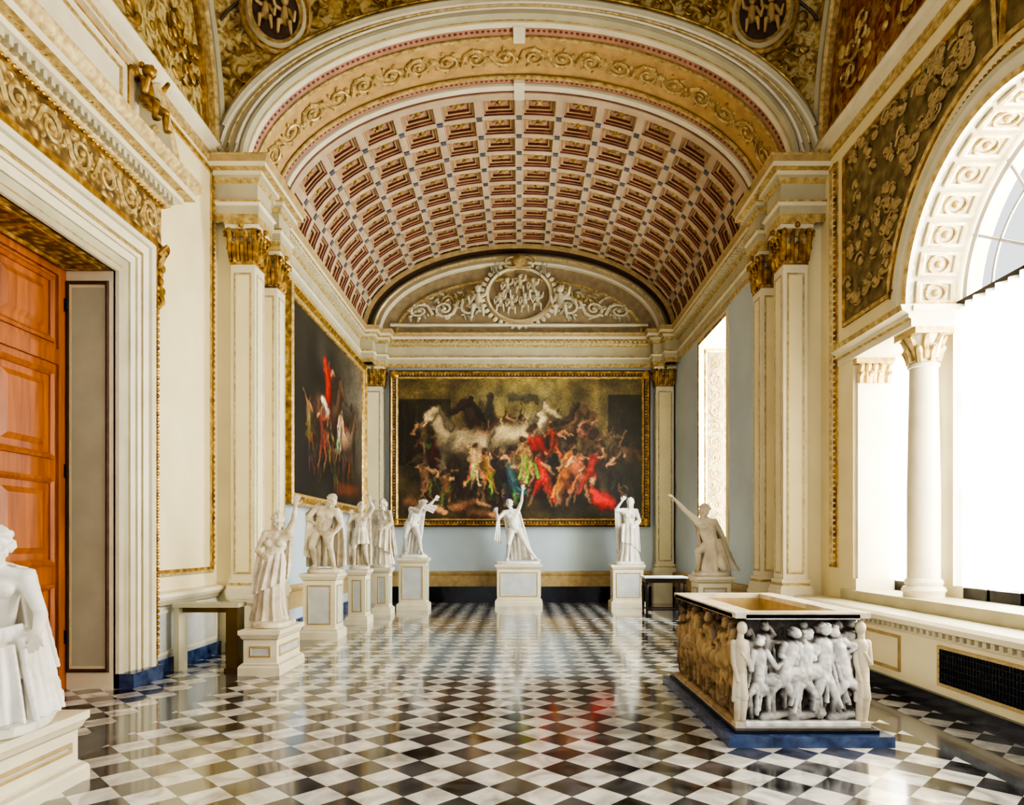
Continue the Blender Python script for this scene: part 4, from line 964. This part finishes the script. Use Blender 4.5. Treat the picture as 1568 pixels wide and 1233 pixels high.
def s_drap(mb,r):
    j=J(pel=(0,0,.88),ch=(0,0,1.18),nk=(.01,-.02,1.38),hd=(.02,-.05,1.52),shL=(-.16,0,1.34),elL=(-.34,-.05,1.34),wrL=(-.2,-.12,1.55),shR=(.17,0,1.32),elR=(.26,-.04,1.06),wrR=(.12,-.2,.96),
      knL=(-.11,-.07,.5),anL=(-.12,.03,.14),knR=(.12,-.1,.5),anR=(.12,-.02,.14),tL=(-.2,-1,0),tR=(.3,-1,0),face=(-.3,-1,.3))
    body(mb,j,r,female=True)
    skirt(mb,[((0,0,1.0),.15,.13),((0,0,.85),.19,.16),((0,-.02,.6),.2,.18),((.0,0,.35),.22,.2),((0,.02,.08),.27,.24)],12,.08)
    drape(mb,[(-.2,-.1,1.0),(0,-.16,1.02),(.22,-.08,1.1)],[(-.22,-.2,.55),(0,-.24,.5),(.26,-.12,.3)],(0,-1,0),4,.03)
    drape(mb,[(-.36,.0,1.4),(-.14,.08,1.38),(.2,.08,1.36)],[(-.3,.14,.3),(0,.2,.1),(.32,.12,.3)],(0,1,0),5,.03)
def s_kneel(mb,r):
    j=J(pel=(.03,0,.48),ch=(-.06,0,.76),nk=(-.11,-.02,.95),hd=(-.13,-.06,1.07),shL=(-.24,-.04,.92),elL=(-.44,-.08,1.08),wrL=(-.62,-.1,1.26),shR=(.06,.0,.9),elR=(.2,.02,.68),wrR=(.26,-.06,.46),
      knL=(-.26,-.16,.42),anL=(-.22,-.05,.13),knR=(.12,-.3,.14),anR=(.36,.0,.14),tL=(-.6,-1,0),tR=(1,.2,0),face=(-.7,-.7,.6),hnL=(0,-.5,1))
    body(mb,j,r); drape(mb,[(-.28,.05,.96),(-.05,.1,1.0),(.1,.08,.95)],[(-.1,.15,.1),(.1,.2,.1),(.4,.16,.1)],(.2,1,0),5,.04,.02,.04)
    skirt(mb,[((.05,0,.62),.15,.13),((.06,-.02,.4),.24,.2),((.1,0,.08),.34,.24)],10,.1)
def s_reach(mb,r):
    j=J(pel=(-.03,0,.86),ch=(.02,0,1.14),nk=(.05,-.02,1.33),hd=(.07,-.05,1.46),shL=(-.11,-.02,1.28),elL=(-.2,-.1,1.05),wrL=(-.08,-.24,1.0),shR=(.2,0,1.3),elR=(.27,.02,1.50),wrR=(.30,.0,1.68),
      knL=(-.12,-.1,.5),anL=(-.14,.03,.14),knR=(.1,-.05,.5),anR=(.12,.06,.14),tL=(-.2,-1,0),tR=(.3,-1,0),face=(.5,-.9,.5))
    body(mb,j,r,female=True)
    skirt(mb,[((-.01,0,1.02),.14,.12),((-.02,0,.86),.18,.15),((-.05,-.02,.6),.18,.17),((-.07,0,.3),.2,.18),((-.08,.02,.08),.25,.2)],12,.1,1)
    drape(mb,[(.28,.02,1.5),(.12,.08,1.35),(-.12,.1,1.3)],[(.18,.12,.7),(.05,.16,.5),(-.26,.14,.2)],(0,1,0),5,.03)
    drape(mb,[(-.2,-.12,1.0),(-.02,-.16,.98),(.15,-.1,1.02)],[(-.26,-.18,.4),(-.1,-.22,.5),(.14,-.12,.6)],(0,-1,0),4,.03)
def s_stoop(mb,r):
    j=J(pel=(-.08,.02,.72),ch=(.0,-.04,.98),nk=(.08,-.1,1.14),hd=(.14,-.16,1.24),shL=(-.14,-.06,1.14),elL=(-.28,-.16,.96),wrL=(-.12,-.3,.86),shR=(.2,-.08,1.08),elR=(.3,-.12,.84),wrR=(.2,-.26,.68),
      knL=(-.2,-.16,.46),anL=(-.2,.04,.14),knR=(.12,-.2,.44),anR=(.14,0,.14),tL=(-.2,-1,0),tR=(.3,-1,0),face=(.4,-1,-.1))
    body(mb,j,r,1.05); drape(mb,[(-.34,-.1,1.05),(-.15,.06,1.24),(.15,.04,1.22),(.3,-.06,1.08)],[(-.4,.1,.1),(-.15,.2,.1),(.1,.2,.1),(.34,.08,.1)],(0,1,.1),6,.04,.02,.05)
    drape(mb,[(-.3,-.16,.98),(-.2,-.12,1.1)],[(-.36,-.1,.3),(-.24,.0,.25)],(-.3,-1,0),3,.03)
def s_walk(mb,r):
    j=J(pel=(0,0,.88),ch=(.02,-.02,1.17),nk=(.03,-.04,1.38),hd=(.03,-.08,1.52),shL=(-.15,0,1.32),elL=(-.3,-.06,1.12),wrL=(-.22,-.22,1.32),shR=(.2,-.02,1.34),elR=(.32,-.06,1.5),wrR=(.24,-.1,1.7),
      knL=(-.14,-.16,.52),anL=(-.14,.02,.14),knR=(.12,-.04,.5),anR=(.18,.12,.14),tL=(-.1,-1,0),tR=(.3,-1,0),face=(.1,-1,.3))
    body(mb,j,r); drape(mb,[(-.3,.02,1.2),(-.05,.1,1.38),(.26,.08,1.42)],[(-.34,.14,.1),(0,.2,.1),(.3,.16,.1)],(0,1,0),6,.04,.02,.03)
    skirt(mb,[((0,0,1.02),.15,.13),((0,0,.85),.18,.16),((0,-.02,.62),.21,.19)],10,.08)
def s_seat(mb,r):
    j=J(pel=(-.04,.08,.52),ch=(-.02,.05,.82),nk=(.0,.02,1.0),hd=(.02,-.01,1.13),shL=(-.18,.05,.94),elL=(-.27,-.06,.7),wrL=(-.14,-.24,.62),shR=(.16,.02,.93),elR=(.27,-.06,.70),wrR=(.30,-.26,.60),
      knL=(-.15,-.36,.50),anL=(-.15,-.34,.14),knR=(.15,-.36,.50),anR=(.13,-.28,.14),tL=(-.1,-1,0),tR=(.1,-1,0),face=(.3,-1,-.1),fw=(0,-1,0),hip=(1,0,0))
    body(mb,j,r,.95)
    mb.ell((-.02,.12,.22),(.26,.22,.3),'x')
    skirt(mb,[((-.02,.02,.60),.20,.2),((0,-.06,.54),.24,.3),((0,-.1,.44),.28,.34),((0,-.1,.24),.29,.35),((0,-.08,.07),.33,.38)],12,.07,.5,100)
    drape(mb,[(.2,.1,.72),(.27,-.1,.64),(.24,-.34,.58)],[(.3,.16,.1),(.36,-.1,.1),(.32,-.4,.1)],(1,0,0),5,.03)
    drape(mb,[(-.22,-.36,.56),(0,-.43,.5),(.22,-.38,.56)],[(-.28,-.46,.1),(0,-.48,.1),(.3,-.44,.1)],(0,-1,0),5,.025)
    drape(mb,[(.2,-.16,.66),(.1,-.3,.64),(-.1,-.34,.62)],[(.3,-.3,.36),(.1,-.44,.3),(-.16,-.44,.34)],(.4,-1,0),4,.025)
    drape(mb,[(-.2,.1,.98),(0,.12,1.04),(.2,.08,.98)],[(-.28,.3,.3),(0,.34,.3),(.28,.3,.3)],(0,1,0),5,.03)
pedestal(-4.1,-2.92,3.4,4.62,.46); statue(s_seat,(-3.24,4.19,.46),'marble',.98,.35,seed=2,base=(.3,.40))
pedestal(-3.36,-2.86,8.1,9.05,.54); statue(s_reach,(-3.10,8.6,.54),'marble2',.90,0,seed=3,base=(.24,.36))
pedestal(-3.6,-2.97,11.1,11.7,1.08); statue(s_stoop,(-3.24,11.4,1.08),'marble2',.95,0,seed=4,base=(.3,.27))
pedestal(-3.36,-2.93,13.1,13.65,1.06); statue(s_walk,(-3.14,13.4,1.06),'marble2',.80,.2,seed=5,base=(.24,.24))
pedestal(-3.24,-2.82,14.9,15.4,1.03); statue(s_drap,(-3.04,15.15,1.03),'marble2',.92,-.2,seed=6,base=(.2,.22))
pedestal(-2.88,-2.14,15.9,16.5,1.22); statue(s_lean,(-2.52,16.2,1.22),'marble',.95,0,seed=7,base=(.34,.27))
pedestal(-.60,.58,16.85,17.45,1.04); statue(s_center,(-.04,17.15,1.04),'marble',1.0,0,seed=8,base=(.55,.27))
pedestal(2.24,3.08,16.5,17.1,1.04); statue(s_drap,(2.72,16.8,1.04),'marble',1.0,0,seed=9,base=(.36,.27))
pedestal(2.98,3.62,11.4,12.0,1.02,'white'); statue(s_kneel,(3.30,11.7,1.02),'marble2',1.02,0,seed=10,base=(.3,.27))
# ------------------------------------------------------------ sarcophagus
def relief_field(W,H,res,seed,horse):
    rng=random.Random(seed); nx,ny=int(W/res)+1,int(H/res)+1; X,Y=np.meshgrid(np.linspace(0,W,nx),np.linspace(0,H,ny)); F=np.zeros((ny,nx))
    def cap(x0,y0,r0,x1,y1,r1,b):
        dx,dy=x1-x0,y1-y0; l=dx*dx+dy*dy+1e-9; t=np.clip(((X-x0)*dx+(Y-y0)*dy)/l,0,1); d2=(X-x0-t*dx)**2+(Y-y0-t*dy)**2; r=r0+(r1-r0)*t
        h=np.where(d2<r*r,b+np.sqrt(np.maximum(r*r-d2,0))*1.0,0); np.maximum(F,h,out=F)
    def fig(cx,by,h,b,ln):
        hx=cx+ln*h*.5; top=by+h; s=h/.8
        cap(hx,top-.05*s,.045*s,hx,top-.04*s,.04*s,b+.02)
        for q in range(5): a=rng.random()*6; cap(hx+.035*s*math.cos(a),top-.03*s+.03*s*math.sin(a),.016*s,hx+.035*s*math.cos(a),top-.03*s+.03*s*math.sin(a),.016*s,b+.03)
        sx=cx+ln*h*.35; cap(sx,top-.18*s,.07*s,cx,by+.4*h,.05*s,b)
        for sg in(-1,1):
            ex=sx+sg*rng.uniform(.08,.16)*s; ey=top-rng.uniform(.12,.32)*s; cap(sx+sg*.06*s,top-.15*s,.03*s,ex,ey,.025*s,b+.02)
            cap(ex,ey,.024*s,ex+rng.uniform(-.1,.1)*s,ey+rng.uniform(-.12,.16)*s,.016*s,b+.03)
            kx=cx+sg*rng.uniform(.02,.12)*s; ky=by+rng.uniform(.18,.26)*h/.8; cap(cx+sg*.035*s,by+.4*h,.045*s,kx,ky,.03*s,b+.01); cap(kx,ky,.03*s,kx+rng.uniform(-.08,.08)*s,by+.02,.018*s,b)
        for q in range(7): xx=cx+rng.uniform(-.13,.13)*s; cap(sx+rng.uniform(-.06,.06),top-.2*s,.009*s,xx,by+rng.uniform(.05,.35)*s,.014*s,b+.005+.035*rng.random())
    def hor(cx,by,s,d,b):
        cap(cx-.2*s*d,by+.38*s,.1*s,cx+.12*s*d,by+.42*s,.1*s,b); cap(cx+.15*s*d,by+.45*s,.08*s,cx+.3*s*d,by+.66*s,.05*s,b+.01); cap(cx+.3*s*d,by+.68*s,.05*s,cx+.42*s*d,by+.56*s,.03*s,b+.02)
        for q,(a,k) in enumerate(((-.22,.02),(-.14,-.1),(.14,.1),(.2,.24))): cap(cx+a*s*d,by+.34*s,.04*s,cx+(a+k)*s*d,by+.18*s,.025*s,b); cap(cx+(a+k)*s*d,by+.18*s,.025*s,cx+(a+k*.3)*s*d,by+.01,.018*s,b)
        for q in range(6): cap(cx+(.16+.03*q)*s*d,by+(.52+.03*q)*s,.02*s,cx+(.12+.03*q)*s*d,by+(.5+.03*q)*s,.014*s,b+.04)
    n=int(W/.12)
    for k in range(n): fig((k+.5)*W/n+rng.uniform(-.03,.03),.22+rng.uniform(-.05,.06),H-.30,0.0,rng.uniform(-.25,.25))
    if horse:
        for k in range(max(1,int(W/.55))): hor((k+.5)*.55+.05,.08,.95,1 if k%2 else -1,.025)
    else: hor(W*.55,.1,.8,1,.02)
    n=int(W/.17)
    for k in range(n): fig((k+.5)*W/n+rng.uniform(-.03,.03),.04,H-.12+rng.uniform(-.14,.02),.035,rng.uniform(-.35,.35))
    for k in range(int(W/.22)): cx=rng.uniform(.1,W-.1); cy=rng.uniform(.2,H-.25); rr=rng.uniform(.05,.08); d=np.hypot(X-cx,Y-cy); F[:]=np.maximum(F,np.where(d<rr,.05+.03*(1-(d/rr)**2)+.01*(np.abs(d-rr*.85)<.008),0))
    for k in range(int(W/.2)): cx=rng.uniform(.05,W-.05); cap(cx-.1,.06,.045,cx+.1,.09,.03,.02); cap(cx+.13,.1,.04,cx+.13,.11,.035,.03)
    F=np.minimum(F,.135)
    nzv=vnoise(ny,nx,4,np.random.default_rng(seed)); F+=(nzv-.5)*.012
    F=F*np.clip(np.minimum(X,W-X)/.02,0,1)
    F[Y>H-.045]=.085; F[Y<.035]=.09
    return X,Y,F
sar=empty('marble_sarcophagus',(2.26,6.5,0))
sx0,sx1,sy0,sy1,sz0,sz1=1.81,2.72,5.50,7.52,.13,1.02
def relief_obj(name,W,H,seed,horse,Pf,tone):
    X,Y,F=relief_field(W,H,.0065,seed,horse); ny,nx=F.shape
    vs=[Pf(X[j,i],Y[j,i],F[j,i]) for j in range(ny) for i in range(nx)]; fs=[(j*nx+i,j*nx+i+1,(j+1)*nx+i+1,(j+1)*nx+i) for j in range(ny-1) for i in range(nx-1)]
    me=bpy.data.meshes.new(name); me.from_pydata(vs,[],fs); me.materials.append(M['sarc']); me.polygons.foreach_set('use_smooth',[True]*len(fs))
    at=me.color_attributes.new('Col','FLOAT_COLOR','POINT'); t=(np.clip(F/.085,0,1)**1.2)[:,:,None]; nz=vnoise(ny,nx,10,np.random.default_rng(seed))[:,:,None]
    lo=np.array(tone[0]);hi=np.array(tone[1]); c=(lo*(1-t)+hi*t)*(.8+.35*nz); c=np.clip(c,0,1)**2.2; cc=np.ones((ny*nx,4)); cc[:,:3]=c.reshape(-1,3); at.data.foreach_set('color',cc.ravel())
    o=bpy.data.objects.new(name,me); S.collection.objects.link(o); parent(o,sar)
tw=((.20,.17,.14),(.90,.89,.87)); tb=((.18,.12,.06),(.68,.56,.38))  # brown pair paints in the warm shade of the long side facing off-window
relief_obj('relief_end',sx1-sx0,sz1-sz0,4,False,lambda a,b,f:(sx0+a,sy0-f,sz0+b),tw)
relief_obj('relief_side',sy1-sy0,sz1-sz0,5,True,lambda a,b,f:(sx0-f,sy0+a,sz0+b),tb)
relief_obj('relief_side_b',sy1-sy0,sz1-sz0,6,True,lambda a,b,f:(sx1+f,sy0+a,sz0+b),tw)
mb=MB()
e=.085
mb.box(sx0-e,sx1+e,sy0-e,sy0+.1,sz1-.03,sz1+.015,'marble2'); mb.box(sx0-e,sx1+e,sy1-.1,sy1+e*.4,sz1-.03,sz1+.015,'marble2')
mb.box(sx0-e,sx0+.1,sy0+.1,sy1-.1,sz1-.03,sz1+.015,'marble2'); mb.box(sx1-.1,sx1+e,sy0+.1,sy1-.1,sz1-.03,sz1+.015,'marble2')
mb.box(sx0+.01,sx0+.1,sy0+.01,sy1,sz0,sz1-.03,'tan'); mb.box(sx1-.1,sx1-.01,sy0+.01,sy1,sz0,sz1-.03,'tan'); mb.box(sx0+.1,sx1-.1,sy0+.01,sy0+.1,sz0,sz1-.03,'tan'); mb.box(sx0+.1,sx1-.1,sy1-.1,sy1,sz0,sz1-.03,'tan')
mb.box(sx0+.1,sx1-.1,sy0+.1,sy1-.1,sz0,sz0+.1,'tan')
mb.box(sx0-e,sx1+e,sy0-e,sy1+e*.4,.115,sz0+.03,'marble2')
for (cx,cy,q) in ((sx0-.035,sy0-.035,-1),(sx1+.035,sy0-.035,1)):
    z=sz0
    mb.caps((cx-.02,cy,z+.05),.028,(cx-.015,cy-.01,z+.24),.036,'marble2'); mb.caps((cx+.02,cy,z+.05),.028,(cx+.025,cy-.02,z+.22),.036,'marble2')
    mb.caps((cx-.015,cy-.01,z+.24),.04,(cx,cy,z+.42),.05,'marble2'); mb.caps((cx+.025,cy-.02,z+.22),.04,(cx,cy,z+.42),.05,'marble2')
    mb.caps((cx,cy,z+.42),.05,(cx-q*.01,cy,z+.64),.06,'marble2'); mb.ell((cx-q*.015,cy-.01,z+.78),(.042,.045,.055),'marble2'); mb.caps((cx,cy,z+.66),.03,(cx-q*.01,cy,z+.75),.026,'marble2')
    mb.caps((cx+.05,cy,z+.66),.026,(cx+.055,cy-.03,z+.5),.022,'marble2'); mb.caps((cx-.05,cy,z+.66),.026,(cx-.055,cy-.02,z+.5),.022,'marble2')
    mb.caps((cx+.055,cy-.03,z+.5),.02,(cx,cy-.05,z+.58),.016,'marble2'); mb.caps((cx-.055,cy-.02,z+.5),.02,(cx-.03,cy-.04,z+.36),.016,'marble2')
    for k in range(4): mb.caps((cx-.04+.025*k,cy-.02,z+.45),.016,(cx-.05+.03*k,cy-.01,z+.2),.02,'marble2')
parent(mb.obj('body'),sar)
mb=MB(); mb.box(1.63,2.92,5.27,7.72,0,.085,'bluebase'); mb.box(1.7,2.84,5.35,7.66,.085,.115,'black'); parent(mb.obj('plinth',smooth=False),sar)
# ------------------------------------------------------------ tables
def console(name,x0,x1,y0,y1,h,top,leg):
    mb=MB(); mb.box(x0,x1,y0,y1,h-.035,h,top); mb.box(x0+.03,x1-.03,y0+.03,y1-.03,h-.13,h-.035,leg)
    for xx in(x0+.06,x1-.06):
        for yy in(y0+.06,y1-.06):
            mb.lathe((xx,yy,0),[(.02,0),(.03,.01),(.03,.05),(.022,.08),(.035,h*.5),(.04,h*.75),(.028,h*.8),(.045,h-.13)],leg,12)
    mb.box(x0+.06,x1-.06,y0+.05,y0+.08,.14,.17,leg); mb.box(x0+.06,x1-.06,y1-.08,y1-.05,.14,.17,leg)
    return mb.obj(name,loc=((x0+x1)/2,(y0+y1)/2,0))
console('console_table',2.66,3.58,14.4,14.95,.86,'pedpanel','darkwood')
mb=MB()
mb.box(-4.27,-3.46,8.36,8.62,.79,.84,'stone'); mb.box(-3.62,-3.48,8.38,8.60,.04,.79,'brass'); mb.box(-4.26,-4.2,8.38,8.60,0.0,.79,'stone'); mb.box(-4.2,-3.62,8.47,8.5,.72,.79,'brass'); mb.box(-3.64,-3.46,8.37,8.61,0,.04,'brass')
mb.obj('marble_bench',loc=(-3.86,8.49,0))
# ------------------------------------------------------------ lights / world
w=bpy.data.worlds.new('sky'); S.world=w; w.use_nodes=True
bg=w.node_tree.nodes['Background']; bg.inputs[0].default_value=(.96,.98,1,1); bg.inputs[1].default_value=1.2
def area(name,loc,rot,sx,sy,e,col=(1,1,1)):
    l=bpy.data.lights.new(name,'AREA'); l.shape='RECTANGLE'; l.size=sx; l.size_y=sy; l.energy=e; l.color=col
    o=bpy.data.objects.new(name,l); S.collection.objects.link(o); o.location=loc; o.rotation_euler=rot; return o
area('daylight_window',(5.9,6.2,3.4),(0,math.radians(90),0),5.2,6.5,2300,(1,.95,.86))
area('daylight_far_window',(5.6,14.3,3.6),(0,math.radians(90),0),5.2,2.6,1700,(.92,.97,1))
# ------------------------------------------------------------ camera
c=bpy.data.cameras.new('camera'); co=bpy.data.objects.new('camera',c); S.collection.objects.link(co); co.location=(0,0,1.6); co.rotation_euler=(PI/2,0,0)
c.sensor_width=36; c.lens=1040/1568*36; c.shift_x=-11/1568; c.shift_y=213.5/1568; c.clip_start=.05
S.camera=co
S.view_settings.look='AgX - High Contrast'
